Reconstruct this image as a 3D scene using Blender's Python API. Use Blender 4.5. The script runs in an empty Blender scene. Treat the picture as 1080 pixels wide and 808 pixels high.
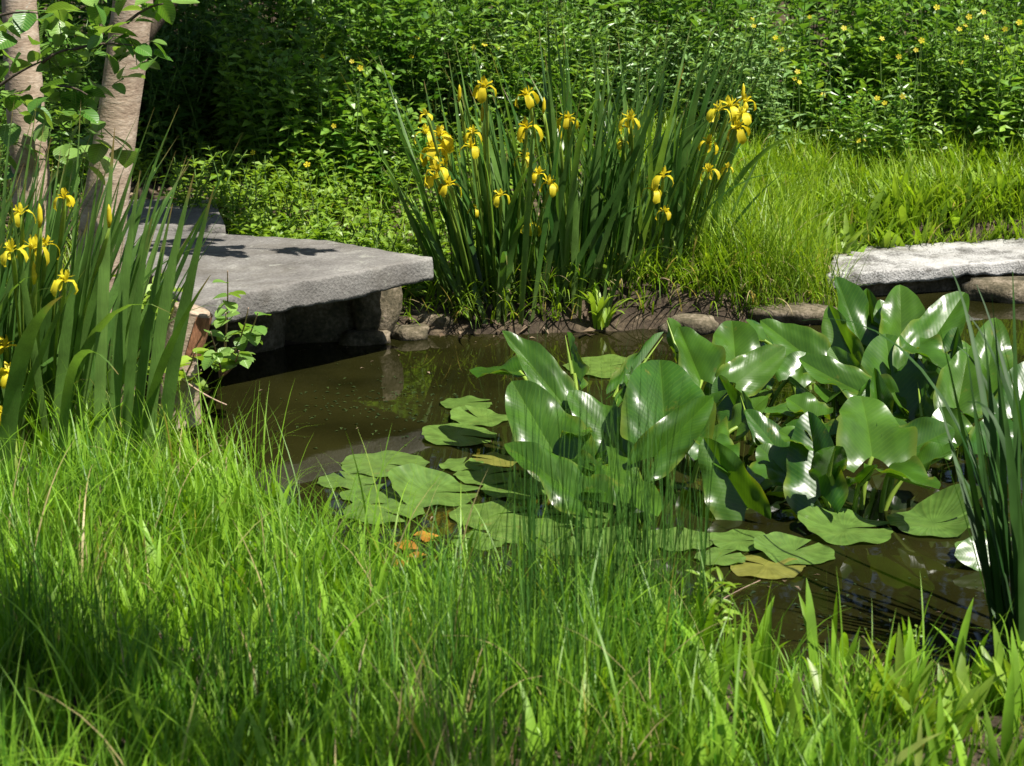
import bpy, bmesh, math
import numpy as np
from mathutils import Vector, noise as mnoise

# ------------------------------------------------------------------ camera, world, sun, exposure
sc = bpy.context.scene
COL = sc.collection
R_ = math.radians
CAM_H, PITCH, FPX = 2.2, R_(14.0), 2015.0          # metres above the water, tilt down, focal length in 1080-px units
cam_d = bpy.data.cameras.new('camera')
cam = bpy.data.objects.new('camera', cam_d)
COL.objects.link(cam)
cam.location = (0, 0, CAM_H)
cam.rotation_euler = (R_(90) - PITCH, 0, 0)
cam_d.sensor_width = 36.0
cam_d.lens = 36.0 * FPX / 1080.0
cam_d.clip_start, cam_d.clip_end = 0.1, 500.0
cam_d.dof.use_dof = True
cam_d.dof.focus_distance = 8.6
cam_d.dof.aperture_fstop = 6.3
sc.camera = cam

SUN = np.array([0.42, -0.29, 0.86]); SUN /= np.linalg.norm(SUN)   # towards the sun
world = bpy.data.worlds.new('World'); sc.world = world
world.use_nodes = True
wn = world.node_tree.nodes; wl = world.node_tree.links
sky = wn.new('ShaderNodeTexSky'); sky.sky_type = 'NISHITA'; sky.sun_disc = False
sky.sun_elevation = math.asin(SUN[2]); sky.sun_rotation = math.atan2(SUN[0], SUN[1])
bg = wn['Background']; bg.inputs['Strength'].default_value = 0.052
wl.new(sky.outputs[0], bg.inputs[0])
sl = bpy.data.lights.new('sun', 'SUN'); sl.energy = 5.0; sl.angle = R_(0.55); sl.color = (1.0, 0.95, 0.86)
sun = bpy.data.objects.new('sun', sl); COL.objects.link(sun)
sun.rotation_euler = Vector(SUN).to_track_quat('Z', 'Y').to_euler()
sun.location = (6, -3, 12)
sc.view_settings.view_transform = 'Standard'
sc.view_settings.look = 'None'
sc.view_settings.gamma = 1.0
sc.view_settings.use_curve_mapping = False
sc.view_settings.exposure = 1.03
sc.cycles.max_bounces = 7
sc.cycles.diffuse_bounces = 3
sc.cycles.glossy_bounces = 3
sc.cycles.transmission_bounces = 4
sc.cycles.transparent_max_bounces = 6
sc.cycles.caustics_reflective = False
sc.cycles.caustics_refractive = False
sc.cycles.sample_clamp_indirect = 4.0

rng = np.random.default_rng(11)
U = lambda a, b, n=None: rng.uniform(a, b, n)

# ------------------------------------------------------------------ pixel of the photograph (1080 x 808) -> point of the place
def ray(px, py):
    a, b = (px - 540.0) / FPX, (404.0 - py) / FPX
    c, s = math.cos(PITCH), math.sin(PITCH)
    return np.array([a, c + b * s, -s + b * c])
def at_z(px, py, z=0.0):
    d = ray(px, py); t = (z - CAM_H) / d[2]
    return np.array([d[0] * t, d[1] * t, z])
def at_y(px, py, y):
    d = ray(px, py); t = y / d[1]
    return np.array([d[0] * t, y, CAM_H + d[2] * t])

# ------------------------------------------------------------------ object helpers
def tag(o, label=None, cat=None, group=None, kind=None):
    if label: o['label'] = label
    if cat: o['category'] = cat
    if group: o['group'] = group
    if kind: o['kind'] = kind
    return o
def thing(name, label, cat, loc=(0, 0, 0), group=None):
    o = bpy.data.objects.new(name, None); COL.objects.link(o)
    o.location = [float(v) for v in loc]; o.empty_display_size = 0.1
    return tag(o, label, cat, group)
class MB:
    """collects vertices and faces in world space, then links them as one mesh object"""
    def __init__(s): s.v = []; s.f3 = []; s.f4 = []; s.a = {}; s.n = 0
    def add(s, v, f, **attrs):
        v = np.asarray(v, float).reshape(-1, 3); f = np.asarray(f, int)
        if f.size:
            (s.f4 if f.shape[-1] == 4 else s.f3).append(f.reshape(-1, f.shape[-1]) + s.n)
        s.v.append(v)
        for k, val in attrs.items():
            s.a.setdefault(k, []).append((s.n, np.broadcast_to(np.asarray(val, float).reshape(-1), (len(v),)) if np.ndim(val) == 0 else np.asarray(val, float).reshape(-1)))
        s.n += len(v)
    def build(s, name, mat, parent=None, smooth=True, weld=0.0):
        me = bpy.data.meshes.new(name)
        v = np.concatenate(s.v)
        off = np.zeros(3)
        p = parent
        while p is not None:
            off = off + np.array(p.location); p = p.parent
        v = v - off
        f3 = np.concatenate(s.f3) if s.f3 else np.zeros((0, 3), int)
        f4 = np.concatenate(s.f4) if s.f4 else np.zeros((0, 4), int)
        me.vertices.add(len(v)); me.vertices.foreach_set('co', v.astype(np.float32).ravel())
        lv = np.concatenate([f3.ravel(), f4.ravel()])
        me.loops.add(len(lv)); me.loops.foreach_set('vertex_index', lv.astype(np.int32))
        ls = np.concatenate([np.arange(len(f3)) * 3, len(f3) * 3 + np.arange(len(f4)) * 4])
        lt = np.concatenate([np.full(len(f3), 3), np.full(len(f4), 4)])
        me.polygons.add(len(ls)); me.polygons.foreach_set('loop_start', ls.astype(np.int32)); me.polygons.foreach_set('loop_total', lt.astype(np.int32))
        me.polygons.foreach_set('use_smooth', np.full(len(ls), smooth, dtype=bool))
        for k, parts in s.a.items():
            arr = np.zeros(len(v), np.float32)
            for st, val in parts: arr[st:st + len(val)] = val
            at = me.attributes.new(k, 'FLOAT', 'POINT'); at.data.foreach_set('value', arr)
        me.update(calc_edges=True); me.validate()
        if weld:
            bm = bmesh.new(); bm.from_mesh(me); bmesh.ops.remove_doubles(bm, verts=bm.verts, dist=weld)
            bmesh.ops.recalc_face_normals(bm, faces=bm.faces); bm.to_mesh(me); bm.free()
        me.materials.append(mat)
        o = bpy.data.objects.new(name, me); COL.objects.link(o)
        if parent is not None: o.parent = parent
        return o

def nrm(a): return a / np.maximum(np.linalg.norm(a, axis=-1, keepdims=True), 1e-9)

def blades(mb, base, az, L, W, th0, bend, nseg=5, twist=0.0, keel=0.0, tint=None, prof='grass', power=1.3, cap=2.9):
    """N tapering leaf blades growing from base; az heading, th0 lean at the foot, bend extra lean at the tip"""
    base = np.asarray(base, float); N = len(base)
    g = lambda x: np.broadcast_to(np.asarray(x, float), (N,))
    az, L, W, th0, bend, twist = map(g, (az, L, W, th0, bend, twist))
    t = np.linspace(0, 1, nseg + 1)
    tm = (t[:-1] + t[1:]) / 2
    th = np.minimum(th0[:, None] + bend[:, None] * tm[None] ** power, cap)
    h = np.concatenate([np.zeros((N, 1)), np.cumsum(np.sin(th), 1)], 1) * L[:, None] / nseg
    z = np.concatenate([np.zeros((N, 1)), np.cumsum(np.cos(th), 1)], 1) * L[:, None] / nseg
    P = base[:, None, :] + np.stack([np.cos(az)[:, None] * h, np.sin(az)[:, None] * h, z], -1)
    sa = az + np.pi / 2 + twist
    S = np.stack([np.cos(sa), np.sin(sa), np.zeros(N)], -1)[:, None, :]
    if prof == 'grass': w = (1 - t ** 2.2) * 0.9 + 0.03
    elif prof == 'iris': w = np.minimum(1, (1 - t) * 2.6 + 0.0) * (0.72 + 0.28 * np.sin(np.pi * np.minimum(t * 1.3, 1))) + 0.02
    elif prof == 'lance': w = np.sin(np.pi * np.clip(t * 0.88 + 0.12, 0, 1)) ** 0.8 + 0.02
    else: w = np.full(nseg + 1, 1.0) * (1 - 0.8 * t)
    hw = (W[:, None] * w[None] / 2)[..., None]
    tn = U(0, 1, N) if tint is None else g(tint)
    if keel:
        F = nrm(np.cross(S, np.concatenate([P[:, 1:] - P[:, :-1], P[:, -1:] - P[:, -2:-1]], 1)))
        V = np.stack([P - S * hw, P + F * hw * keel, P + S * hw], 2); k = 3
    else:
        V = np.stack([P - S * hw, P + S * hw], 2); k = 2
    idx = np.arange(N * (nseg + 1) * k).reshape(N, nseg + 1, k)
    fs = [np.stack([idx[:, :-1, j], idx[:, :-1, j + 1], idx[:, 1:, j + 1], idx[:, 1:, j]], -1).reshape(-1, 4) for j in range(k - 1)]
    mb.add(V.reshape(-1, 3), np.concatenate(fs), tint=np.repeat(tn, (nseg + 1) * k), along=np.tile(np.repeat(t, k), N))
    return P

def scatter(mb, tv, tf, pos, side, dirv, nor, scale, tint=None, sx=None, extra=None):
    """N copies of a small template joined in one mesh"""
    pos = np.asarray(pos, float); N = len(pos); M = len(tv)
    scale = np.broadcast_to(np.asarray(scale, float), (N,))
    sx = np.ones(N) if sx is None else np.broadcast_to(np.asarray(sx, float), (N,))
    V = pos[:, None] + scale[:, None, None] * (tv[None, :, 0:1] * sx[:, None, None] * side[:, None] + tv[None, :, 1:2] * dirv[:, None] + tv[None, :, 2:3] * nor[:, None])
    F = (np.asarray(tf)[None] + (np.arange(N) * M)[:, None, None]).reshape(-1, np.shape(tf)[1])
    tn = U(0, 1, N) if tint is None else np.broadcast_to(np.asarray(tint, float), (N,))
    kw = dict(tint=np.repeat(tn, M))
    if extra:
        for k, a in extra.items(): kw[k] = np.tile(a, N)
    mb.add(V.reshape(-1, 3), F, **kw)

def frames(az, el, roll):
    d = np.stack([np.cos(az) * np.cos(el), np.sin(az) * np.cos(el), np.sin(el)], -1)
    s0 = np.stack([-np.sin(az), np.cos(az), np.zeros_like(az)], -1)
    n0 = np.cross(s0, d); n0 *= np.sign(n0[:, 2:3] + 1e-9)
    s = s0 * np.cos(roll)[:, None] + n0 * np.sin(roll)[:, None]
    n = np.cross(s, d); n *= np.sign(n[:, 2:3] + 1e-9)
    return s, d, n

def tube(mb, pts, rad, ns=8, tint=0.5, cap=True):
    pts = np.asarray(pts, float); n = len(pts); rad = np.broadcast_to(np.asarray(rad, float), (n,))
    T = nrm(np.gradient(pts, axis=0))
    up = np.array([0.31, 0.17, 0.93]) if abs(T[:, 2]).mean() < 0.9 else np.array([1.0, 0.13, 0.0])
    A = nrm(np.cross(T, up)); B = np.cross(T, A)
    a = np.linspace(0, 2 * np.pi, ns, endpoint=False)
    V = pts[:, None] + rad[:, None, None] * (np.cos(a)[None, :, None] * A[:, None] + np.sin(a)[None, :, None] * B[:, None])
    i = np.arange(n * ns).reshape(n, ns)
    q = np.stack([i[:-1], np.roll(i[:-1], -1, 1), np.roll(i[1:], -1, 1), i[1:]], -1).reshape(-1, 4)
    mb.add(V.reshape(-1, 3), q, tint=tint, along=np.repeat(np.linspace(0, 1, n), ns))
    if cap:
        base = mb.n
        mb.add(np.array([pts[0], pts[-1]]), np.zeros((0, 3), int), tint=tint)
        c = []
        for j in range(ns):
            c.append([base, base - n * ns + (j + 1) % ns, base - n * ns + j])
            c.append([base + 1, base - ns + j, base - ns + (j + 1) % ns])
        mb.f3.append(np.array(c))

def bez(a, b, c, n=8):
    t = np.linspace(0, 1, n)[:, None]
    return (1 - t) ** 2 * a + 2 * t * (1 - t) * b + t * t * c

# small leaf templates: side, along, normal
T5 = np.array([[0, 0, 0], [-.5, .42, .10], [0, .5, 0], [.5, .42, .10], [0, 1, -.12]])
F5 = [[0, 2, 1], [0, 3, 2], [1, 2, 4], [2, 3, 4]]
def round_leaf(nv=7, ns=3, wid=0.42, tip=0.75, droop=0.18, fold=0.12, wave=0.03):
    v = np.linspace(0, 1, nv); s = np.linspace(-1, 1, 2 * ns + 1)
    hw = wid * np.sin(np.pi * v ** tip) ** 0.62 + 0.004
    X = s[None] * hw[:, None]
    Z = np.abs(X) * fold * 2 - droop * v[:, None] ** 2 + wave * np.sin(v[:, None] * 19) * s[None] ** 2
    Y = np.repeat(v[:, None], 2 * ns + 1, 1)
    i = np.arange(nv * (2 * ns + 1)).reshape(nv, -1)
    f = np.stack([i[:-1, :-1], i[:-1, 1:], i[1:, 1:], i[1:, :-1]], -1).reshape(-1, 4)
    return np.stack([X, Y, Z], -1).reshape(-1, 3), f, dict(lv=Y.ravel(), ls=X.ravel())
RLv, RLf, RLx = round_leaf()
LLv, LLf, LLx = round_leaf(nv=6, ns=1, wid=0.17, tip=0.85, droop=0.25, fold=0.25, wave=0.01)
HLv, HLf, HLx = round_leaf(nv=5, ns=1, wid=0.3, tip=0.8, droop=0.2, fold=0.2, wave=0.0)

# ------------------------------------------------------------------ materials
def newmat(name):
    m = bpy.data.materials.new(name); m.use_nodes = True
    nt = m.node_tree; nt.nodes.clear()
    return m, nt, (lambda t, **k: _node(nt, t, **k)), nt.links.new
def _node(nt, t, **k):
    n = nt.nodes.new(t)
    for a, b in k.items(): setattr(n, a, b)
    return n
def leafmat(name, c1, c2, rough=0.45, transl=0.4, spec=0.5, tmul=(1.5, 1.45, 0.6), dry=None, vein=0.0, coat=0.0, tipc=None, vs=0.28, vb=0.35, nsc=9.0, spots=None, nbump=0.0, edge=None, browntip=False):
    m, nt, N, L = newmat(name)
    out = N('ShaderNodeOutputMaterial'); p = N('ShaderNodeBsdfPrincipled'); tr = N('ShaderNodeBsdfTranslucent'); mx = N('ShaderNodeMixShader')
    at = N('ShaderNodeAttribute', attribute_name='tint')
    ramp = N('ShaderNodeValToRGB')
    ramp.color_ramp.elements[0].color = (*c1, 1); ramp.color_ramp.elements[1].color = (*c2, 1)
    if dry:
        ramp.color_ramp.elements[1].position = 0.93
        e = ramp.color_ramp.elements.new(0.97); e.color = (*dry, 1)
    L(at.outputs['Fac'], ramp.inputs[0])
    tc = N('ShaderNodeTexCoord'); nz = N('ShaderNodeTexNoise'); nz.inputs['Scale'].default_value = nsc; nz.inputs['Detail'].default_value = 4.0
    L(tc.outputs['Object'], nz.inputs['Vector'])
    hsv = N('ShaderNodeHueSaturation'); mr = N('ShaderNodeMapRange')
    mr.inputs[1].default_value = 0.3; mr.inputs[2].default_value = 0.7; mr.inputs[3].default_value = 0.72; mr.inputs[4].default_value = 1.28
    L(nz.outputs['Fac'], mr.inputs[0]); L(mr.outputs[0], hsv.inputs['Value']); L(ramp.outputs[0], hsv.inputs['Color'])
    col = hsv.outputs[0]
    if browntip:
        bt = N('ShaderNodeAttribute', attribute_name='along'); b1 = N('ShaderNodeMath', operation='MULTIPLY_ADD'); L(nz.outputs['Fac'], b1.inputs[0]); b1.inputs[1].default_value = .30; L(bt.outputs['Fac'], b1.inputs[2])
        b2 = N('ShaderNodeMapRange'); b2.inputs[1].default_value = 1.06; b2.inputs[2].default_value = 1.16; L(b1.outputs[0], b2.inputs[0])
        mc = N('ShaderNodeMix', data_type='RGBA'); L(b2.outputs[0], mc.inputs[0]); L(col, mc.inputs[6]); mc.inputs[7].default_value = (.24, .17, .06, 1); col = mc.outputs[2]
        n4 = N('ShaderNodeTexNoise'); n4.inputs['Scale'].default_value = 1.0; n4.inputs['Detail'].default_value = 2; m4 = N('ShaderNodeMapping'); m4.inputs['Scale'].default_value = (330, 330, 5)
        L(tc.outputs['Object'], m4.inputs[0]); L(m4.outputs[0], n4.inputs['Vector'])
        h4 = N('ShaderNodeHueSaturation'); r4 = N('ShaderNodeMapRange'); r4.inputs[3].default_value = .65; r4.inputs[4].default_value = 1.35; L(n4.outputs['Fac'], r4.inputs[0]); L(r4.outputs[0], h4.inputs['Value']); L(col, h4.inputs['Color']); col = h4.outputs[0]
    if edge:
        es = N('ShaderNodeAttribute', attribute_name='ls'); ea = N('ShaderNodeMath', operation='ABSOLUTE'); L(es.outputs['Fac'], ea.inputs[0])
        em = N('ShaderNodeMapRange'); em.inputs[1].default_value = .40; em.inputs[2].default_value = .52; L(ea.outputs[0], em.inputs[0])
        e2 = N('ShaderNodeMath', operation='MULTIPLY'); L(em.outputs[0], e2.inputs[0]); L(nz.outputs['Fac'], e2.inputs[1])
        mc = N('ShaderNodeMix', data_type='RGBA'); L(e2.outputs[0], mc.inputs[0]); L(col, mc.inputs[6]); mc.inputs[7].default_value = (*edge, 1); col = mc.outputs[2]
    if spots:
        n3 = N('ShaderNodeTexNoise'); n3.inputs['Scale'].default_value = 7.0; n3.inputs['Detail'].default_value = 9.0; n3.inputs['Roughness'].default_value = .7
        L(tc.outputs['Object'], n3.inputs['Vector']); r3 = N('ShaderNodeMapRange'); r3.inputs[1].default_value = .62; r3.inputs[2].default_value = .72
        L(n3.outputs['Fac'], r3.inputs[0]); mc = N('ShaderNodeMix', data_type='RGBA'); L(r3.outputs[0], mc.inputs[0]); L(col, mc.inputs[6]); mc.inputs[7].default_value = (*spots, 1); col = mc.outputs[2]
    if tipc:
        al = N('ShaderNodeAttribute', attribute_name='along'); r2 = N('ShaderNodeMapRange')
        r2.inputs[1].default_value = 0.0; r2.inputs[2].default_value = 0.3; r2.inputs[3].default_value = 1; r2.inputs[4].default_value = 0
        L(al.outputs['Fac'], r2.inputs[0]); mc = N('ShaderNodeMix', data_type='RGBA')
        L(r2.outputs[0], mc.inputs[0]); L(col, mc.inputs[6]); mc.inputs[7].default_value = (*tipc, 1); col = mc.outputs[2]
    if vein:
        lv = N('ShaderNodeAttribute', attribute_name='lv'); ls = N('ShaderNodeAttribute', attribute_name='ls')
        ab = N('ShaderNodeMath', operation='ABSOLUTE'); L(ls.outputs['Fac'], ab.inputs[0])
        mu = N('ShaderNodeMath', operation='MULTIPLY_ADD'); L(ab.outputs[0], mu.inputs[0]); mu.inputs[1].default_value = -0.75; L(lv.outputs['Fac'], mu.inputs[2])
        m2 = N('ShaderNodeMath', operation='MULTIPLY'); L(mu.outputs[0], m2.inputs[0]); m2.inputs[1].default_value = vein
        sn = N('ShaderNodeMath', operation='SINE'); L(m2.outputs[0], sn.inputs[0])
        pw = N('ShaderNodeMapRange'); L(sn.outputs[0], pw.inputs[0]); pw.inputs[1].default_value = 0.6; pw.inputs[2].default_value = 1.0
        mid = N('ShaderNodeMapRange'); L(ab.outputs[0], mid.inputs[0]); mid.inputs[1].default_value = 0.0; mid.inputs[2].default_value = 0.025; mid.inputs[3].default_value = 1; mid.inputs[4].default_value = 0
        mxm = N('ShaderNodeMath', operation='MAXIMUM'); L(pw.outputs[0], mxm.inputs[0]); L(mid.outputs[0], mxm.inputs[1])
        sc_ = N('ShaderNodeMath', operation='MULTIPLY'); L(mxm.outputs[0], sc_.inputs[0]); sc_.inputs[1].default_value = vs
        mc = N('ShaderNodeMix', data_type='RGBA'); L(sc_.outputs[0], mc.inputs[0]); L(col, mc.inputs[6])
        mc.inputs[7].default_value = (min(1, c2[0] * 1.9), min(1, c2[1] * 1.5), c2[2] * 1.5, 1); col = mc.outputs[2]
        bp = N('ShaderNodeBump'); bp.inputs['Strength'].default_value = vb; bp.inputs['Distance'].default_value = 0.004
        nb = N('ShaderNodeTexNoise'); nb.inputs['Scale'].default_value = 26.0; nb.inputs['Detail'].default_value = 3.0; L(tc.outputs['Object'], nb.inputs['Vector'])
        hb = N('ShaderNodeMath', operation='MULTIPLY_ADD'); L(nb.outputs['Fac'], hb.inputs[0]); hb.inputs[1].default_value = nbump; L(sn.outputs[0], hb.inputs[2])
        L(hb.outputs[0], bp.inputs['Height']); L(bp.outputs[0], p.inputs['Normal'])
    L(col, p.inputs['Base Color'])
    p.inputs['Roughness'].default_value = rough; p.inputs['Specular IOR Level'].default_value = spec
    if coat: p.inputs['Coat Weight'].default_value = coat; p.inputs['Coat Roughness'].default_value = 0.16
    vm = N('ShaderNodeVectorMath', operation='MULTIPLY'); L(col, vm.inputs[0]); vm.inputs[1].default_value = tmul
    L(vm.outputs[0], tr.inputs['Color'])
    mx.inputs[0].default_value = transl
    L(p.outputs[0], mx.inputs[1]); L(tr.outputs[0], mx.inputs[2]); L(mx.outputs[0], out.inputs[0])
    return m
def roughmat(name, stops, scale=6.0, rough=0.9, bump=0.3, bdist=0.02, stretch=(1, 1, 1), fine=60.0, spec=0.3, lichen=None, stain=None):
    m, nt, N, L = newmat(name)
    out = N('ShaderNodeOutputMaterial'); p = N('ShaderNodeBsdfPrincipled')
    tc = N('ShaderNodeTexCoord'); mp = N('ShaderNodeMapping'); mp.inputs['Scale'].default_value = stretch
    L(tc.outputs['Object'], mp.inputs[0])
    nz = N('ShaderNodeTexNoise'); nz.inputs['Scale'].default_value = scale; nz.inputs['Detail'].default_value = 8; nz.inputs['Roughness'].default_value = 0.65
    n2 = N('ShaderNodeTexNoise'); n2.inputs['Scale'].default_value = fine; n2.inputs['Detail'].default_value = 4
    L(mp.outputs[0], nz.inputs['Vector']); L(mp.outputs[0], n2.inputs['Vector'])
    ad = N('ShaderNodeMath', operation='MULTIPLY_ADD'); L(n2.outputs['Fac'], ad.inputs[0]); ad.inputs[1].default_value = 0.45; L(nz.outputs['Fac'], ad.inputs[2])
    sb = N('ShaderNodeMath', operation='SUBTRACT'); L(ad.outputs[0], sb.inputs[0]); sb.inputs[1].default_value = 0.22
    ramp = N('ShaderNodeValToRGB'); cr = ramp.color_ramp
    while len(cr.elements) > 1: cr.elements.remove(cr.elements[-1])
    cr.elements[0].position = stops[0][0]; cr.elements[0].color = (*stops[0][1], 1)
    for pos, c in stops[1:]:
        e = cr.elements.new(pos); e.color = (*c, 1)
    L(sb.outputs[0], ramp.inputs[0]); col = ramp.outputs[0]
    for c_, sc2, lo, hi in ((stain, 1.9, .50, .72), (lichen, 11.0, .60, .66)):
        if not c_: continue
        n3 = N('ShaderNodeTexNoise'); n3.inputs['Scale'].default_value = sc2; n3.inputs['Detail'].default_value = 9; n3.inputs['Roughness'].default_value = .7; n3.inputs['Distortion'].default_value = .6
        L(tc.outputs['Object'], n3.inputs['Vector']); r3 = N('ShaderNodeMapRange'); r3.inputs[1].default_value = lo; r3.inputs[2].default_value = hi; r3.inputs[4].default_value = .75; L(n3.outputs['Fac'], r3.inputs[0])
        mc = N('ShaderNodeMix', data_type='RGBA'); L(r3.outputs[0], mc.inputs[0]); L(col, mc.inputs[6]); mc.inputs[7].default_value = (*c_, 1); col = mc.outputs[2]
    L(col, p.inputs['Base Color'])
    p.inputs['Roughness'].default_value = rough; p.inputs['Specular IOR Level'].default_value = spec
    bp = N('ShaderNodeBump'); bp.inputs['Strength'].default_value = bump; bp.inputs['Distance'].default_value = bdist
    L(ad.outputs[0], bp.inputs['Height']); L(bp.outputs[0], p.inputs['Normal'])
    L(p.outputs[0], out.inputs[0])
    return m

M_soil = roughmat('soil', [(0.3, (0.02, 0.013, 0.008)), (0.5, (0.042, 0.030, 0.018)), (0.62, (0.085, 0.063, 0.038)), (0.75, (0.16, 0.122, 0.08))], scale=7, fine=45, bump=0.8, bdist=0.03)
M_stone = roughmat('grey_granite', [(0.25, (0.055, 0.052, 0.045)), (0.45, (0.13, 0.122, 0.112)), (0.58, (0.165, 0.157, 0.145)), (0.74, (0.25, 0.242, 0.22))], scale=2.6, fine=70, bump=0.8, bdist=0.016, lichen=(0.25, 0.25, 0.215), stain=(0.085, 0.075, 0.058))
M_pale = roughmat('pale_stone', [(0.28, (0.05, 0.046, 0.04)), (0.42, (0.17, 0.165, 0.155)), (0.50, (0.33, 0.325, 0.31)), (0.68, (0.43, 0.42, 0.405))], scale=3.5, fine=80, bump=0.9, bdist=0.02, stain=(0.16, 0.145, 0.12), lichen=(0.11, 0.105, 0.095))
M_darkstone = roughmat('mossy_bank_stone', [(0.3, (0.03, 0.028, 0.015)), (0.5, (0.09, 0.075, 0.045)), (0.7, (0.22, 0.18, 0.13))], scale=8, fine=60, bump=0.7, bdist=0.02)
M_bark = roughmat('pale_bark', [(0.26, (0.10, 0.07, 0.05)), (0.40, (0.27, 0.20, 0.145)), (0.56, (0.36, 0.28, 0.21)), (0.72, (0.47, 0.39, 0.31))], scale=4.0, fine=26, bump=0.6, bdist=0.01, stretch=(1.7, 1.7, 4.2), lichen=(0.36, 0.36, 0.31), stain=(0.19, 0.135, 0.10))
M_darkbark = roughmat('dark_bark', [(0.3, (0.03, 0.022, 0.016)), (0.6, (0.11, 0.085, 0.06))], scale=8, fine=40, bump=0.8, bdist=0.02, stretch=(3, 3, 0.6))
M_wood = roughmat('cut_wood', [(0.3, (0.16, 0.11, 0.07)), (0.6, (0.38, 0.30, 0.22))], scale=14, fine=90, bump=0.3, bdist=0.004)
M_heart = roughmat('red_brown_wood', [(0.3, (0.11, 0.045, 0.022)), (0.6, (0.30, 0.14, 0.075))], scale=10, fine=60, bump=0.6, bdist=0.01, stretch=(2, 2, .5))
M_twig = roughmat('dry_stalk', [(0.3, (0.16, 0.10, 0.07)), (0.6, (0.42, 0.30, 0.22))], scale=14)
M_stem = roughmat('green_stem', [(0.3, (0.06, 0.12, 0.025)), (0.6, (0.12, 0.20, 0.045))], scale=14, bump=0.1)
M_seed = roughmat('dark_seed', [(0.3, (0.012, 0.009, 0.008)), (0.6, (0.05, 0.035, 0.03))], scale=60, bump=0.8)

M_grass = leafmat('grass_blade', (0.045, 0.155, 0.008), (0.225, 0.40, 0.028), rough=0.45, transl=0.45, spec=0.35, dry=(0.42, 0.34, 0.16), tmul=(1.35, 1.35, 0.5))
M_grassfar = leafmat('meadow_blade', (0.09, 0.20, 0.010), (0.27, 0.39, 0.028), rough=0.45, transl=0.42, spec=0.4, dry=(0.42, 0.34, 0.18), tmul=(1.35, 1.35, 0.5))
M_rush = leafmat('rush_blade', (0.030, 0.095, 0.014), (0.085, 0.185, 0.028), rough=0.4, transl=0.25, spec=0.4)
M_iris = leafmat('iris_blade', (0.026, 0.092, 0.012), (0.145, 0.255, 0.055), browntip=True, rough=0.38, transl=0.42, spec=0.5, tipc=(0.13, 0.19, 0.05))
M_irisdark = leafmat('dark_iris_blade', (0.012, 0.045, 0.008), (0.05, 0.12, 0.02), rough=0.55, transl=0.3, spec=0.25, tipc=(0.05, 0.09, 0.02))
M_flower = leafmat('yellow_petal', (0.62, 0.50, 0.012), (0.72, 0.63, 0.035), rough=0.5, transl=0.45, spec=0.3, tmul=(1.0, 1.0, 0.8))
M_lily = leafmat('pond_lily_leaf', (0.020, 0.078, 0.006), (0.066, 0.148, 0.012), rough=0.33, transl=0.34, spec=0.6, vein=95.0, vs=0.16, vb=0.03, nbump=7.0, edge=(.22, .24, .03), spots=(0.16, 0.15, 0.02), tmul=(2.0, 1.8, 0.5))
M_pad = leafmat('floating_leaf', (0.045, 0.105, 0.018), (0.115, 0.185, 0.036), rough=0.28, transl=0.10, spec=0.6, dry=(0.15, 0.15, 0.03), vein=75.0, vs=.10, vb=.12, nsc=22.0, spots=(0.16, 0.13, 0.035))
M_petiole = leafmat('petiole', (0.13, 0.24, 0.03), (0.26, 0.36, 0.05), rough=0.4, transl=0.25, spec=0.5)
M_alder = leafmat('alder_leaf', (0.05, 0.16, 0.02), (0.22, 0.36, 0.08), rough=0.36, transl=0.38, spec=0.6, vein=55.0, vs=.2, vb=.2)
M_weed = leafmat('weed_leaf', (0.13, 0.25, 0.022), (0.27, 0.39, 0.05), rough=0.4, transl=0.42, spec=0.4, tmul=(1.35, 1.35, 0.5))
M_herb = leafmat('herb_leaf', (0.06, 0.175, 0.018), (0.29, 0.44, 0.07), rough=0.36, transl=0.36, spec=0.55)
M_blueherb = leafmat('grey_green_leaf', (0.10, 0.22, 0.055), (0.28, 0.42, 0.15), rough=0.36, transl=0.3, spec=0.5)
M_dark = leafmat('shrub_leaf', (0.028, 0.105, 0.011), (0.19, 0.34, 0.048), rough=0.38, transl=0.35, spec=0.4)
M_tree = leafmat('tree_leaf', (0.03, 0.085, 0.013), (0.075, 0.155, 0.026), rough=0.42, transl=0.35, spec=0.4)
M_litter = leafmat('dead_leaf', (0.07, 0.045, 0.026), (0.24, 0.18, 0.12), rough=0.7, transl=0.1, spec=0.2)

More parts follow.
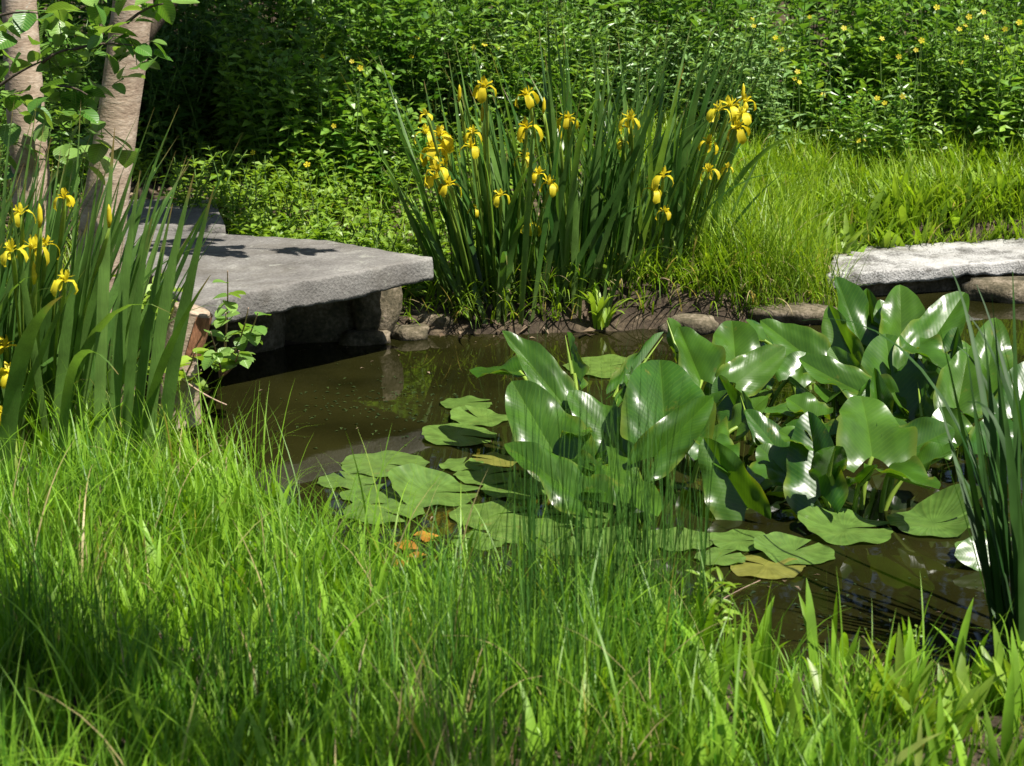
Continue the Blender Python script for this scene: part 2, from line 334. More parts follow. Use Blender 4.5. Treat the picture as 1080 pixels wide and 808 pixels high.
def watermat():
    m, nt, N, L = newmat('pond_water')
    out = N('ShaderNodeOutputMaterial'); p = N('ShaderNodeBsdfPrincipled'); tr = N('ShaderNodeBsdfTransparent'); mx = N('ShaderNodeMixShader')
    tc = N('ShaderNodeTexCoord'); nz = N('ShaderNodeTexNoise'); nz.inputs['Scale'].default_value = 1.6; nz.inputs['Detail'].default_value = 5
    L(tc.outputs['Object'], nz.inputs['Vector'])
    ramp = N('ShaderNodeValToRGB'); ramp.color_ramp.elements[0].position = 0.35; ramp.color_ramp.elements[1].position = 0.7
    ramp.color_ramp.elements[0].color = (0.0095, 0.0098, 0.0024, 1); ramp.color_ramp.elements[1].color = (0.022, 0.0215, 0.0055, 1)
    L(nz.outputs['Fac'], ramp.inputs[0]); L(ramp.outputs[0], p.inputs['Base Color'])
    p.inputs['Roughness'].default_value = 0.025; p.inputs['IOR'].default_value = 1.33
    w = N('ShaderNodeTexNoise'); w.inputs['Scale'].default_value = 5.0; w.inputs['Detail'].default_value = 2
    L(tc.outputs['Object'], w.inputs['Vector'])
    bp = N('ShaderNodeBump'); bp.inputs['Strength'].default_value = 0.035; bp.inputs['Distance'].default_value = 0.02
    L(w.outputs['Fac'], bp.inputs['Height']); L(bp.outputs[0], p.inputs['Normal'])
    tr.inputs['Color'].default_value = (0.36, 0.28, 0.10, 1)
    mx.inputs[0].default_value = 0.84
    L(tr.outputs[0], mx.inputs[1]); L(p.outputs[0], mx.inputs[2]); L(mx.outputs[0], out.inputs[0])
    return m
M_water = watermat()

# ------------------------------------------------------------------ the pond outline and the ground
PONDPX = [(60, 470), (150, 405), (200, 372), (340, 361), (370, 357), (440, 352), (560, 352), (700, 346), (770, 343), (868, 335),
          (882, 312), (1080, 301), (1300, 297), (1500, 500), (1350, 745), (1080, 748), (930, 740), (800, 722), (735, 690), (640, 668),
          (560, 652), (440, 640), (340, 592), (270, 542), (200, 490), (120, 492)]
POND = np.array([at_z(*p)[:2] for p in PONDPX])
def pond_sd(x, y):
    """signed distance to the pond edge, negative in the water"""
    x = np.asarray(x, float); y = np.asarray(y, float)
    P = np.stack([x, y], -1)[..., None, :]
    A = POND; B = np.roll(POND, -1, 0); E = B - A
    w = P - A
    t = np.clip((w * E).sum(-1) / (E * E).sum(-1), 0, 1)
    d = np.sqrt((((w - t[..., None] * E)) ** 2).sum(-1).min(-1))
    c = ((A[:, 1] > P[..., 1]) != (B[:, 1] > P[..., 1])) & (P[..., 0] < (B[:, 0] - A[:, 0]) * (P[..., 1] - A[:, 1]) / (B[:, 1] - A[:, 1] + 1e-12) + A[:, 0])
    return np.where(c.sum(-1) % 2 == 1, -d, d)
def sstep(a, b, x): t = np.clip((x - a) / (b - a), 0, 1); return t * t * (3 - 2 * t)
SLABPX = dict(A=[(196, 319, .49), (457, 272, .49), (344, 253, .49), (95, 238, .49)], C=[(872, 292, .15), (1320, 262, .15), (1320, 236, .17), (880, 262, .17)])
def foot(key, x, y):
    P = np.array([at_z(*p) for p in SLABPX[key]])[:, :2]; E = np.roll(P, -1, 0) - P
    return np.min([(E[k][0] * (y - P[k][1]) - E[k][1] * (x - P[k][0])) / np.linalg.norm(E[k]) for k in range(4)], 0)
def ground_z(x, y):
    x = np.asarray(x, float); y = np.asarray(y, float)
    d = pond_sd(x, y)
    rough = 0.025 * np.sin(x * 5.1 + 1.3) * np.sin(y * 4.3 + .4) + 0.015 * np.sin(x * 13 + y * 9)
    far = sstep(8.6, 9.6, y)
    bank = (0.16 + 0.06 * np.sin(x * 2.1)) * far * (1 - 0.45 * sstep(1.5, 2.0, x)) + 0.12 * (1 - far)
    rise = np.clip(y - 11.0, 0, None) * 0.16 * far + np.clip(y - 16, 0, None) * 0.10
    z = np.where(d > 0, bank * sstep(-0.02, 0.16, d) + rise * sstep(0, .6, d) + 0.07 * sstep(.1, 1.2, d) + rough * sstep(0.05, .5, d), -0.34 * sstep(0.0, 0.55, -d) - 0.01 + rough * .5)
    z = np.where(foot('C', x, y) > -.07, np.minimum(z, .09), z)
    return np.where(foot('A', x, y) > -.05, np.minimum(z, .36), z)
def axis(lo, a, b, hi, fine, n):
    l = lo + (a - lo) * (1 - np.linspace(1, 0, n) ** 2.2); r = b + (hi - b) * np.linspace(0, 1, n) ** 2.2
    return np.unique(np.concatenate([l, np.arange(a, b, fine), r]).round(4))
gx = axis(-70, -3.6, 4.2, 70, 0.055, 22); gy = axis(-25, 3.2, 13.6, 110, 0.055, 26)
GX, GY = np.meshgrid(gx, gy, indexing='ij')
GZ = np.concatenate([ground_z(GX[i:i + 20], GY[i:i + 20]) for i in range(0, len(gx), 20)])
gi = np.arange(GX.size).reshape(GX.shape)
g = MB(); g.add(np.stack([GX, GY, GZ], -1), np.stack([gi[:-1, :-1], gi[1:, :-1], gi[1:, 1:], gi[:-1, 1:]], -1).reshape(-1, 4))
tag(g.build('ground', M_soil), kind='structure')
w = MB(); wx = np.linspace(-5, 7.5, 30); wy = np.linspace(3.4, 12.6, 24); WX, WY = np.meshgrid(wx, wy, indexing='ij')
wi = np.arange(WX.size).reshape(WX.shape)
w.add(np.stack([WX, WY, WX * 0], -1), np.stack([wi[:-1, :-1], wi[1:, :-1], wi[1:, 1:], wi[:-1, 1:]], -1).reshape(-1, 4))
tag(w.build('water', M_water), kind='structure')

# ------------------------------------------------------------------ stones
def slab_mesh(c4, z0, z1, n=(30, 18, 4), amp=0.012, seed=0.0, tilt=0.0):
    """rough slab over four plan corners (front left, front right, back right, back left)"""
    c = np.array(c4, float)[:, :2]
    mb = MB()
    def pt(u, v, w):
        xy = (1 - u)[..., None] * (1 - v)[..., None] * c[0] + u[..., None] * (1 - v)[..., None] * c[1] + u[..., None] * v[..., None] * c[2] + (1 - u)[..., None] * v[..., None] * c[3]
        return np.concatenate([xy, (z0 + (z1 - z0) * w + tilt * u)[..., None]], -1)
    nu, nv, nw = n
    def face(a, b, fn):
        A, B = np.meshgrid(np.linspace(0, 1, a + 1), np.linspace(0, 1, b + 1), indexing='ij')
        i = np.arange(A.size).reshape(A.shape)
        mb.add(pt(*fn(A, B)), np.stack([i[:-1, :-1], i[1:, :-1], i[1:, 1:], i[:-1, 1:]], -1).reshape(-1, 4))
    face(nu, nv, lambda a, b: (a, b, a * 0 + 1)); face(nu, nv, lambda a, b: (a, b, a * 0))
    face(nu, nw, lambda a, b: (a, a * 0, b)); face(nu, nw, lambda a, b: (a, a * 0 + 1, b))
    face(nv, nw, lambda a, b: (a * 0, a, b)); face(nv, nw, lambda a, b: (a * 0 + 1, a, b))
    cen = c.mean(0)
    for k in range(len(mb.v)):
        V = mb.v[k]; out = []
        for q in V:
            s = Vector((q[0] * 3.1 + seed, q[1] * 3.1, q[2] * 3.1)); f = Vector((q[0] * 14 + seed, q[1] * 14, q[2] * 14))
            h = mnoise.noise(s) * amp * 1.3 + mnoise.noise(f) * amp
            ed = mnoise.noise(Vector((q[0] * 6 + seed, q[1] * 6, 3.3 + q[2] * 9)))
            r = q[:2] - cen
            wrel = (q[2] - z0) / max(z1 - z0, 1e-6)
            shrink = 1 - 0.005 * (abs(wrel - 0.5) * 2) ** 4 + ed * amp * 1.0
            out.append([cen[0] + r[0] * shrink, cen[1] + r[1] * shrink, q[2] + h * (0.45 if wrel > .9 else 1.0)])
        mb.v[k] = np.array(out)
    return mb
def rock_mesh(c, r, seed, flat=1.0, sub=3):
    bm = bmesh.new(); bmesh.ops.create_icosphere(bm, subdivisions=sub, radius=1.0)
    vs = []
    for v in bm.verts:
        p = v.co.copy()
        n = mnoise.noise(p * 1.1 + Vector((seed, seed * .7, 0))) * 0.42 + mnoise.noise(p * 3 + Vector((seed, 0, 0))) * 0.16 + mnoise.noise(p * 8 + Vector((0, seed, 0))) * 0.05
        q = p * (1 + n)
        q.x = math.copysign(abs(q.x) ** .8, q.x); q.z = math.copysign(min(abs(q.z), .72) ** .85, q.z)
        vs.append([c[0] + q.x * r[0], c[1] + q.y * r[1], c[2] + q.z * r[2] * flat])
    mb = MB(); mb.add(np.array(vs), [[v.index for v in f.verts] for f in bm.faces]); bm.free()
    return mb
z1 = 0.49
slabA = [at_z(196, 319, z1), at_z(457, 272, z1), at_z(344, 253, z1), at_z(95, 238, z1)]
o = slab_mesh(slabA, 0.368, z1, n=(100, 56, 8), amp=0.013, seed=2.0).build('stone_slab', M_stone, weld=0.001)
tag(o, 'big grey stone slab jutting out over the dark water, leaf shadows on its top', 'stone slab')
slabB = [at_z(90, 236, 0.5) + [0, .05, 0], at_z(236, 236, .5) + [0, .06, 0], at_z(226, 206, 0.5), at_z(100, 206, 0.5)]
o = slab_mesh(slabB, 0.33, 0.478, n=(24, 14, 4), amp=0.014, seed=7.0).build('stone_slab', M_stone, weld=0.001)
tag(o, 'shaded stone slab behind the slab that juts over the water', 'stone slab')
slabC = [at_z(872, 292, 0.15), at_z(1320, 262, 0.15), at_z(1320, 236, 0.17), at_z(880, 262, 0.17)]
slabD = [np.array(p) + [.02, .10, 0] for p in slabC[:2]] + [np.array(p) + [0, -.1, 0] for p in slabC[2:]]
tag(slab_mesh(slabD, -0.06, 0.082, n=(60, 8, 5), amp=0.014, seed=15.0).build('foundation_stone', M_darkstone, weld=0.001), 'dark recessed course of stone under the pale slab at right', 'stone')
o = slab_mesh(slabC, 0.085, 0.165, n=(110, 20, 5), amp=0.02, seed=12.0).build('stone_slab', M_pale, weld=0.001)
tag(o, 'pale sunlit stone slab along the far right edge of the pond', 'stone slab')
def stone(px, py, z, r, seed, label, mat=M_darkstone, dy=0.0):
    c = at_z(px, py, z); c[1] += dy
    o = rock_mesh(c, r, seed).build('bank_stone', mat)
    return tag(o, label, 'stone', 'stones at the foot of the far bank')
stone(392, 330, 0.16, (0.14, 0.13, 0.21), 3.1, 'upright brown stone that props up the right end of the grey slab', dy=.12)
stone(385, 357, 0.02, (0.13, 0.09, 0.06), 5.4, 'low wet stone at the waterline below the prop of the grey slab')
stone(432, 352, 0.02, (0.10, 0.08, 0.055), 8.2, 'small low stone at the waterline between the slab and the iris clump')
stone(458, 345, 0.03, (0.13, 0.10, 0.08), 1.7, 'dark shaded stone under the tip of the grey slab', dy=.1)
stone(838, 334, 0.02, (0.26, 0.14, 0.085), 9.9, 'broad flat tan stone at the waterline left of the pale slab')
stone(728, 345, 0.02, (0.15, 0.10, 0.08), 6.6, 'earthy stone at the foot of the brown bank right of the iris')
stone(1062, 309, 0.03, (0.25, 0.15, 0.11), 4.5, 'tan stone in front of the pale slab at the right side')
stone(310, 352, 0.12, (0.30, 0.2, 0.3), 2.9, 'black shaded stone deep under the grey slab', dy=.5)
stone(225, 372, 0.12, (0.30, 0.25, 0.3), 7.9, 'shaded stone carrying the left end of the grey slab', dy=.75)

# ------------------------------------------------------------------ trees
def trunk_pts(base, top, bow=0.06, n=16):
    b, t = np.array(base, float), np.array(top, float)
    m = (b + t) / 2 + np.array([bow, bow * .4, 0])
    return bez(b, m, t, n)
def leaf_cloud(mb, blobs, n, size, tv=T5, tf=F5, extra=None, elr=(-0.7, 0.3), sx=0.62):
    """leaves clumped on invisible twigs through some ellipsoids"""
    tot = sum((b[1][0] * b[1][1] * b[1][2]) ** .6 for b in blobs)
    for c, r in blobs:
        k = max(8, int(n * (r[0] * r[1] * r[2]) ** .6 / tot))
        nc = max(3, k // 22)
        d = nrm(rng.normal(size=(nc, 3))); cc = d * (U(0.15, 1, nc) ** 0.45)[:, None] * np.array(r) + np.array(c)
        own = rng.integers(0, nc, k)
        pos = cc[own] + rng.normal(size=(k, 3)) * np.array(r) * 0.13
        s, dd, nn = frames(U(-np.pi, np.pi, k), U(elr[0], elr[1], k), U(-.8, .8, k))
        scatter(mb, tv, tf, pos, s, dd, nn, size * U(.65, 1.25, k), tint=np.clip(U(0, 1, nc)[own] * .6 + U(0, .4, k), 0, .92), sx=sx, extra=extra)
def limbs(t, P, z0, h, r, blobs, f, bark):
    for c, rr in blobs:
        k = int(np.clip((c[2] - z0) / h * f * len(P), 3, len(P) - 2))
        a = P[k]; e = np.array(c); Q = bez(a, (a + e) / 2 + [0, 0, .3], e, 9)
        lm = MB(); tube(lm, Q, np.linspace(r * .4, .015, 9), 8); lo = lm.build('limb', bark, t)
        for q in range(4):
            e2 = e + rng.normal(size=3) * np.array(rr) * .55; st = Q[4 + q % 3]
            bm_ = MB(); tube(bm_, bez(st, (st + e2) / 2 + [0, 0, .08], e2, 6), np.linspace(max(r * .14, .01), .006, 6), 5); bm_.build('branch', bark, lo)
def forest_tree(x, y, h, r, label, blobs, nleaf, size, lean=(0, 0), mat=M_tree, bark=M_darkbark, name='tree', group='trees around the pond'):
    z0 = float(ground_z(np.array([x]), np.array([y]))[0]) - .08
    t = thing(name, label, 'tree', (x, y, z0), group)
    top = np.array([x + lean[0], y + lean[1], z0 + h])
    P = trunk_pts((x, y, z0), top, 0.12)
    mb = MB(); tube(mb, P, np.linspace(1, .25, len(P)) * r * (1 + .5 * np.exp(-np.linspace(0, 14, len(P)))), 12); mb.build('trunk', bark, t)
    limbs(t, P, z0, h, r, blobs, .55, bark)
    cr = MB(); leaf_cloud(cr, blobs, nleaf, size); cr.build('crown', mat, t, smooth=False)
    return t
gz1 = lambda x, y: float(ground_z(np.array([x]), np.array([y]))[0])
# two alders at the left edge
def alder(px, py, y, lean, r, h, label, sprays, blobs, ndense, twigs, seed):
    x = at_y(px, py, y)[0]; z0 = gz1(x, y) - .06
    zr = at_y(px, py, y)[2]
    x0 = x - lean * (zr - z0)
    t = thing('alder_tree', label, 'tree', (x0, y, z0), 'alders on the left bank')
    P = trunk_pts((x0, y, z0), (x0 + lean * h, y + .1, z0 + h), 0.03, 26)
    P[:, 0] += 0.012 * np.sin(np.linspace(0, 17, len(P)) + seed)
    rad = np.linspace(1, .35, len(P)) * r * (1 + .5 * np.exp(-np.linspace(0, 30, len(P)))) * (1 + .03 * np.sin(np.linspace(0, 40, len(P)) + seed))
    mb = MB(); tube(mb, P, rad, 20); mb.build('trunk', M_bark, t)
    cr = MB()
    limbs(t, P, z0, h, r, blobs, .7, M_darkbark)
    for (ax, ay, bx, by, yy) in twigs:
        a = at_y(ax, ay, yy); b = at_y(bx, by, yy - .1); lm = MB(); tube(lm, bez(a, (a + b) / 2 + [0, 0, .03], b, 7), np.linspace(.008, .003, 7), 6); lm.build('twig', M_darkbark, t)
    leaf_cloud(cr, blobs, ndense, 0.10, RLv, RLf, RLx, sx=0.95)
    for (sx_, sy, n, sd, yy) in sprays:
        c = at_y(sx_, sy, yy); k = max(2, int(n * .85))
        pos = c + rng.normal(size=(k, 3)) * np.array([sd, sd * 1.2, sd * .8]) / 225.
        s, dd, nn = frames(U(-np.pi, np.pi, k), U(-.9, .15, k), U(-.6, .6, k))
        scatter(cr, RLv, RLf, pos, s, dd, nn, 0.108 * U(.6, 1.25, k), tint=U(0, .95, k), sx=0.95, extra=RLx)
        for q in range(k):
            if rng.random() < .6: tube(cr, np.array([c + [0, .05, 0], pos[q]]), [.003, .0015], 4, cap=False, tint=.1)
    cr.build('crown', M_alder, t)
    return t
alder(24, 90, 9.25, 0.0, 0.10, 6.5, 'upright pale barked trunk at the far left edge, leaves hanging before it',
      [(10, 22, 9, 14, 8.7), (5, 62, 7, 12, 8.7), (30, 118, 8, 16, 8.9), (2, 100, 10, 14, 8.8), (48, 12, 9, 14, 8.7), (8, 150, 14, 16, 9), (60, 150, 14, 18, 9.3), (62, 185, 12, 18, 9.4)],
      [((-3.4, 9.5, 3.4), (.7, .9, .6)), ((-3.6, 9.8, 5.0), (1.0, 1.1, .8))], 2600,
      [(-6, 95, 52, 62, 8.7), (-10, 20, 40, 14, 8.7)], 1.0)
alder(123, 105, 8.95, 0.155, 0.112, 6.0, 'leaning pale barked trunk beside the slab, leafy twigs across it',
      [(62, 38, 14, 14, 8.5), (80, 62, 16, 15, 8.5), (92, 14, 16, 15, 8.5), (118, 38, 10, 12, 8.45), (140, 52, 12, 11, 8.4), (82, 92, 18, 15, 8.45), (60, 112, 14, 13, 8.45),
       (78, 118, 10, 11, 8.4), (48, 60, 10, 14, 8.6), (152, 16, 8, 9, 8.4), (172, 8, 7, 10, 8.4), (104, 134, 10, 14, 8.7), (95, 160, 10, 14, 8.8), (128, 84, 3, 8, 8.5), (124, 2, 8, 14, 8.4), (108, 150, 12, 16, 9.1), (70, 140, 14, 20, 9.2), (150, 52, 6, 9, 8.4)],
      [((-0.95, 9.25, 2.2), (.45, .26, .07)), ((-0.5, 9.15, 2.4), (.45, .22, .06)), ((-2.7, 9.2, 4.2), (.8, .8, .6)), ((-2.0, 9.6, 5.6), (1.0, .9, .8))], 2600,
      [(45, 66, 78, 52, 8.5), (78, 52, 140, 48, 8.45), (134, 24, 172, 4, 8.4), (60, 92, 92, 100, 8.45)], 3.0)

# forest behind and around (crowns above the picture, trunks in the thicket): they close off the sky in the water and shade the hollow
FT = [(-2.75, 14.3, 7.5, .14, 'dark trunked tree in the shaded hollow behind the leaning alder', [((-.30, 11.8, 4.4), (.85, 1.0, .6)), ((-1.0, 12.1, 3.0), (.55, .9, .4)), ((-1.0, 13.0, 6.0), (1.3, 1.3, .8)), ((-1.1, 12.6, 3.6), (.6, .9, .5)), ((-0.85, 10.35, 2.6), (.6, .45, .2)), ((-.75, 12.9, 4.9), (.8, .8, .5))], 12000),
      (-4.6, 15.5, 9, .17, 'tall tree standing left of the shaded hollow', [((-4.6, 15.2, 4.5), (1.9, 1.5, 1.4)), ((-4.3, 15, 7.4), (2.1, 1.8, 1.6)), ((-3.2, 15.2, 2.6), (1.0, .8, .9))], 4200),
      (0.9, 17.8, 9.5, .18, 'tall tree in the wood behind the central iris clump', [((0.2, 17.0, 3.8), (1.7, 1.3, 1.2)), ((1.2, 17.4, 6.6), (2.2, 1.7, 1.6)), ((-.6, 17.6, 8.4), (1.6, 1.4, 1.2)), ((-.2, 17.6, 5.4), (1.7, 1.3, 1.2))], 8000),
      (4.0, 18.6, 9, .17, 'tall tree in the wood behind the yellow flowered weeds', [((3.6, 18.2, 3.8), (1.9, 1.3, 1.3)), ((4.6, 17.8, 5.5), (2.0, 1.3, 1.2)), ((2.4, 18.2, 5.6), (1.8, 1.2, 1.2)), ((4.4, 18.4, 7.4), (2.2, 1.7, 1.5))], 11000),
      (7.2, 17.4, 9, .18, 'tall tree in the wood beyond the pale slab', [((7.0, 17.0, 4.0), (2.0, 1.5, 1.5)), ((6.4, 17.4, 5.8), (1.9, 1.4, 1.2)), ((7.2, 17.2, 7.4), (2.2, 1.8, 1.5))], 8000),
      (-7.6, 17.5, 10, .2, 'tall tree in the wood at the far left', [((-7.4, 17, 4.2), (2.2, 1.7, 1.6)), ((-7.4, 17.2, 7.6), (2.3, 2, 1.8))], 4000),
      (-2.2, 19.6, 10, .18, 'tall tree in the wood straight behind the grey slab', [((-2.0, 19.0, 3.6), (2.0, 1.3, 1.5)), ((-2.4, 19.2, 6.8), (2.2, 1.6, 1.8))], 4600),
      (2.5, 20.4, 11, .2, 'tall tree deepest in the wood behind the right hand irises', [((2.4, 20, 3.6), (2.2, 1.4, 1.6)), ((2.4, 20.2, 7.2), (2.4, 1.8, 2.0)), ((5.4, 20, 3.8), (1.6, 1.3, 1.5))], 5600),
      (3.6, 2.2, 7, .16, 'tree on the near bank right of the viewer, shading the front grass', [((1.05, 2.85, 4.6), (.55, .42, .3)), ((.55, 3.35, 4.1), (.42, .4, .25)), ((1.65, 2.55, 4.3), (.5, .3, .25)), ((4.9, 1.6, 5.8), (1.1, 1.0, .9))], 1400)]
for (x, y, h, r, lab, bl, nl) in FT: forest_tree(x, y, h, r, lab, bl, nl, 0.15)

# ------------------------------------------------------------------ herbs and shrubs
def herbs(sm, lm, base, H, nodes, size, lean=0.3, el=(-.3, .5), t0=.18, sx=0.34, tv=T5, tf=F5, extra=None, stemw=.006, opp=True, lean_az=None, tint=None):
    base = np.asarray(base, float); N = len(base); H = np.broadcast_to(np.asarray(H, float), (N,))
    az = U(-np.pi, np.pi, N) if lean_az is None else np.broadcast_to(lean_az, (N,)) + U(-.4, .4, N)
    le = lean * U(.3, 1.3, N)
    def P(t): return base[:, None] + np.stack([np.cos(az)[:, None] * (H * le)[:, None] * t ** 1.7, np.sin(az)[:, None] * (H * le)[:, None] * t ** 1.7, H[:, None] * t], -1)
    tt = np.linspace(0, 1, 6)[None].repeat(N, 0); Q = P(tt)
    wv = stemw * np.linspace(1, .4, 6)[None, :, None]
    sd = np.array([1., 0, 0]); sd2 = np.array([0, 1., 0])
    for S in (sd, sd2):
        V = np.stack([Q - S * wv, Q + S * wv], 2); i = np.arange(N * 12).reshape(N, 6, 2)
        sm.add(V.reshape(-1, 3), np.stack([i[:, :-1, 0], i[:, :-1, 1], i[:, 1:, 1], i[:, 1:, 0]], -1).reshape(-1, 4), tint=.3)
    k = 2 if opp else 1
    t = (t0 + (1 - t0) * (np.arange(nodes) + U(0, .6, (N, nodes))) / nodes).clip(0, 1)
    pos = P(t).repeat(k, 1).reshape(-1, 3)
    la = (U(0, 6.28, (N, 1)) + np.arange(nodes)[None] * 2.1)
    la = np.stack([la + j * np.pi for j in range(k)], -1).reshape(-1) + U(-.35, .35, N * nodes * k)
    tl = t.repeat(k, 1).reshape(-1); M = len(la)
    s, d, n = frames(la, U(el[0], el[1], M) + .5 * tl ** 3, U(-.5, .5, M))
    tn = np.repeat(U(0, 1, N), nodes * k) * .55 + U(0, .38, M) if tint is None else tint
    scatter(lm, tv, tf, pos, s, d, n, size * U(.65, 1.2, M) * (1.05 - .5 * np.abs(tl - .35)), tint=tn, sx=sx * U(.8, 1.25, M), extra=extra)
    return P(np.ones((N, 1)))[:, 0]
def disc(n, cx, cy, rx, ry):
    a = U(0, 6.283, n); r = np.sqrt(U(0, 1, n)); x = cx + rx * r * np.cos(a); y = cy + ry * r * np.sin(a)
    return np.stack([x, y, ground_z(x, y) - .01], -1)
_a = np.linspace(0, 2 * np.pi, 6)[:-1]
SFv = np.concatenate([[[0, 0, 0.1]]] + [[[.9 * math.cos(a - .45), .9 * math.sin(a - .45), .22], [1.05 * math.cos(a), 1.05 * math.sin(a), .3], [.9 * math.cos(a + .45), .9 * math.sin(a + .45), .22]] for a in _a])
SFf = sum([[[0, 1 + 3 * i, 2 + 3 * i], [0, 2 + 3 * i, 3 + 3 * i]] for i in range(5)], [])
def small_flowers(parent, pxs, y, r=.018):
    for (px, py) in pxs:
        c = at_y(px, py, y); mb = MB()
        e = nrm(np.array([[U(-.4, .4), -.9, U(.3, .9)]])); s = nrm(np.cross(e, [[0, 0, 1.]])); d = np.cross(e, s)
        scatter(mb, SFv, SFf, c[None], s, d, e, r * U(.8, 1.2), tint=U(0, 1))
        mb.build('flower', M_flower, parent)
        # its own thin stalk down into the plant
        st = MB(); b = c + np.array([U(-.06, .06), .05, -U(.25, .45)]); tube(st, bez(b, (b + c) / 2 + [U(-.02, .02), 0, 0], c - e[0] * .004, 5), [.003, .003, .0025, .002, .002], 4, cap=False)
        st.build('flower_stalk', M_stem, parent)
def herb_plant(name, label, cat, cx, cy, rx, ry, n, h, nodes, size, mat, group=None, flowers=None, fy=None, **k):
    t = thing(name, label, cat, (cx, cy, gz1(cx, cy)), group)
    sm, lm = MB(), MB(); b = disc(n, cx, cy, rx, ry)
    rr = np.hypot((b[:, 0] - cx) / rx, (b[:, 1] - cy) / ry)
    herbs(sm, lm, b, h * U(.65, 1.1, n) * (1.05 - .35 * rr ** 2), nodes, size, **k)
    sm.build('stems', M_stem, t); lm.build('foliage', mat, t, smooth=False)
    if flowers: small_flowers(t, flowers, fy or cy - ry)
    return t
G1 = 'yellow flowered weeds on the far bank'
X = lambda px, y: at_y(px, 100, y)[0]
weeds = [
 (800, 13.0, .42, .3, 46, 1.1, [(793, 21), (795, 28), (824, 52), (838, 83), (841, 76), (843, 87), (818, 40)], 'leafy weed with a few yellow flowers rising right behind the right hand iris blades'),
 (880, 13.6, .45, .32, 50, 1.0, [(854, 18), (890, 30), (874, 60), (906, 98), (868, 100)], 'leafy weed with scattered yellow flowers, middle of the right background'),
 (940, 12.9, .42, .3, 46, .72, [(925, 104), (933, 109), (952, 102), (905, 148), (911, 148), (930, 41), (948, 60)], 'low weed with pairs of small yellow flowers above the bright bank grass'),
 (1010, 13.2, .48, .32, 54, 1.12, [(966, 53), (972, 43), (1012, 31), (1014, 66), (1022, 18), (1037, 13), (988, 8), (1018, 27)], 'bushy weed with the thickest cluster of yellow flowers at the top right'),
 (1095, 12.8, .45, .3, 46, .95, [(1060, 31), (1040, 40), (1075, 24)], 'leafy weed with yellow flowers cut off by the right edge'),
]
for (px, y, rx, ry, n, h, fl, lab) in weeds:
    herb_plant('flowering_weed', lab, 'weed', X(px, y), y, rx, ry, int(n * 1.0), h, 12, .12 if px in (880, 1095) else .105, M_herb if px != 800 else M_blueherb, G1, fl, sx=.5 if px in (880, 1095) else .34, lean=.25)
G2 = 'grey green herbs behind the irises'
for (px, y, h, lab) in [(560, 13.3, .95, 'tall grey green herb behind the left iris blades'), (650, 13.4, .9, 'grey green herb behind the tallest blades of the middle iris'),
                        (735, 13.3, .8, 'grey green herb seen behind the right iris blades'), (480, 13.6, .9, 'tall loose herb with small yellow flowers left of the iris tops'),
                        (610, 14.2, 1.0, 'pale leafy herb highest in the background above the irises')]:
    herb_plant('leafy_herb', lab, 'herb', X(px, y), y, .46, .32, 60, h, 13, .125 if px in (560, 735) else .10, M_blueherb if px != 560 else M_herb, G2, [(500, 50), (511, 47), (527, 50), (440, 40), (434, 60)] if px == 480 else None, sx=.30, lean=.22)
G3 = 'shrubs at the edge of the shaded hollow'
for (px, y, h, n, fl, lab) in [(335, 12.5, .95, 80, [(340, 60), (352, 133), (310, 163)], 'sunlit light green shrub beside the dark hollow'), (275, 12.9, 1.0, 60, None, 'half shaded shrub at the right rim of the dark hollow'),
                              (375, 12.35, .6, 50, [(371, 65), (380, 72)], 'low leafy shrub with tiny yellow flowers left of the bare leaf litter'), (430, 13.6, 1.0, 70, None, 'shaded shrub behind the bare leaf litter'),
                              (205, 13.2, 1.1, 70, None, 'shrub deep in the shaded hollow, its leaves coloured darker for the shade'), (140, 12.6, 1.0, 60, None, 'shrub just behind the leaning alder trunk, hollow shade painted into its leaves')]:
    herb_plant('leafy_shrub', lab, 'shrub', X(px, y), y, .45, .32, n, h, 12, .115, M_tree if px < 230 else M_dark if px > 420 or px < 260 else M_herb, G3, fl, sx=.55, lean=.3)  # leftmost shrubs take darker leaves: the shade of the hollow painted into their colour
G4 = 'low plants along the back of the grey slab'
for (px, py, h, n, fl, lab) in [(285, 236, .26, 60, [(267, 161)], 'low bright green plant behind the grey slab, nearest the dark hollow'), (345, 240, .24, 60, [(324, 174)], 'low bright green plant at the middle of the slab back edge'),
                               (405, 248, .22, 50, None, 'pale bank plant between the slab tip and the leaf litter')]:
    c = at_z(px, py, .42); herb_plant('low_bank_plant', lab, 'plant', c[0], c[1], .27, .32, n, h, 7, .085, M_weed, G4, fl, fy=c[1] - .2, sx=.5, lean=.5)
# the mass of growth that closes the view
sm, lm = MB(), MB()
n = 1400; bx, by = U(-8, 9, n), U(13.8, 18.5, n); hh = U(.7, 1.25, n) * (1 + .04 * (by - 13.8))
herbs(sm, lm, np.stack([bx, by, ground_z(bx, by)], -1), hh, 13, .11, sx=.42, lean=.25)
n = 260; bx, by = U(-5, -2.6, n), U(11.2, 14, n)
herbs(sm, lm, np.stack([bx, by, ground_z(bx, by)], -1), U(.6, 1.2, n), 14, .085, sx=.42)
n = 420; bx, by = U(2.9, 8, n), U(13.0, 14.2, n)
herbs(sm, lm, np.stack([bx, by, ground_z(bx, by)], -1), U(.6, 1.0, n), 14, .085, sx=.42)
n = 560; bx, by = U(-2.0, 3.3, n), U(13.4, 14.6, n)
ok = np.sin(bx * 5.3 + by) * np.sin(by * 4.1 + 1) > -.35; bx, by = bx[ok], by[ok]
herbs(sm, lm, np.stack([bx, by, ground_z(bx, by)], -1), U(.35, 1.0, len(bx)), 10, .125, sx=.55)
n = 130; bx, by = U(-4, 5, n), U(13.6, 16, n)
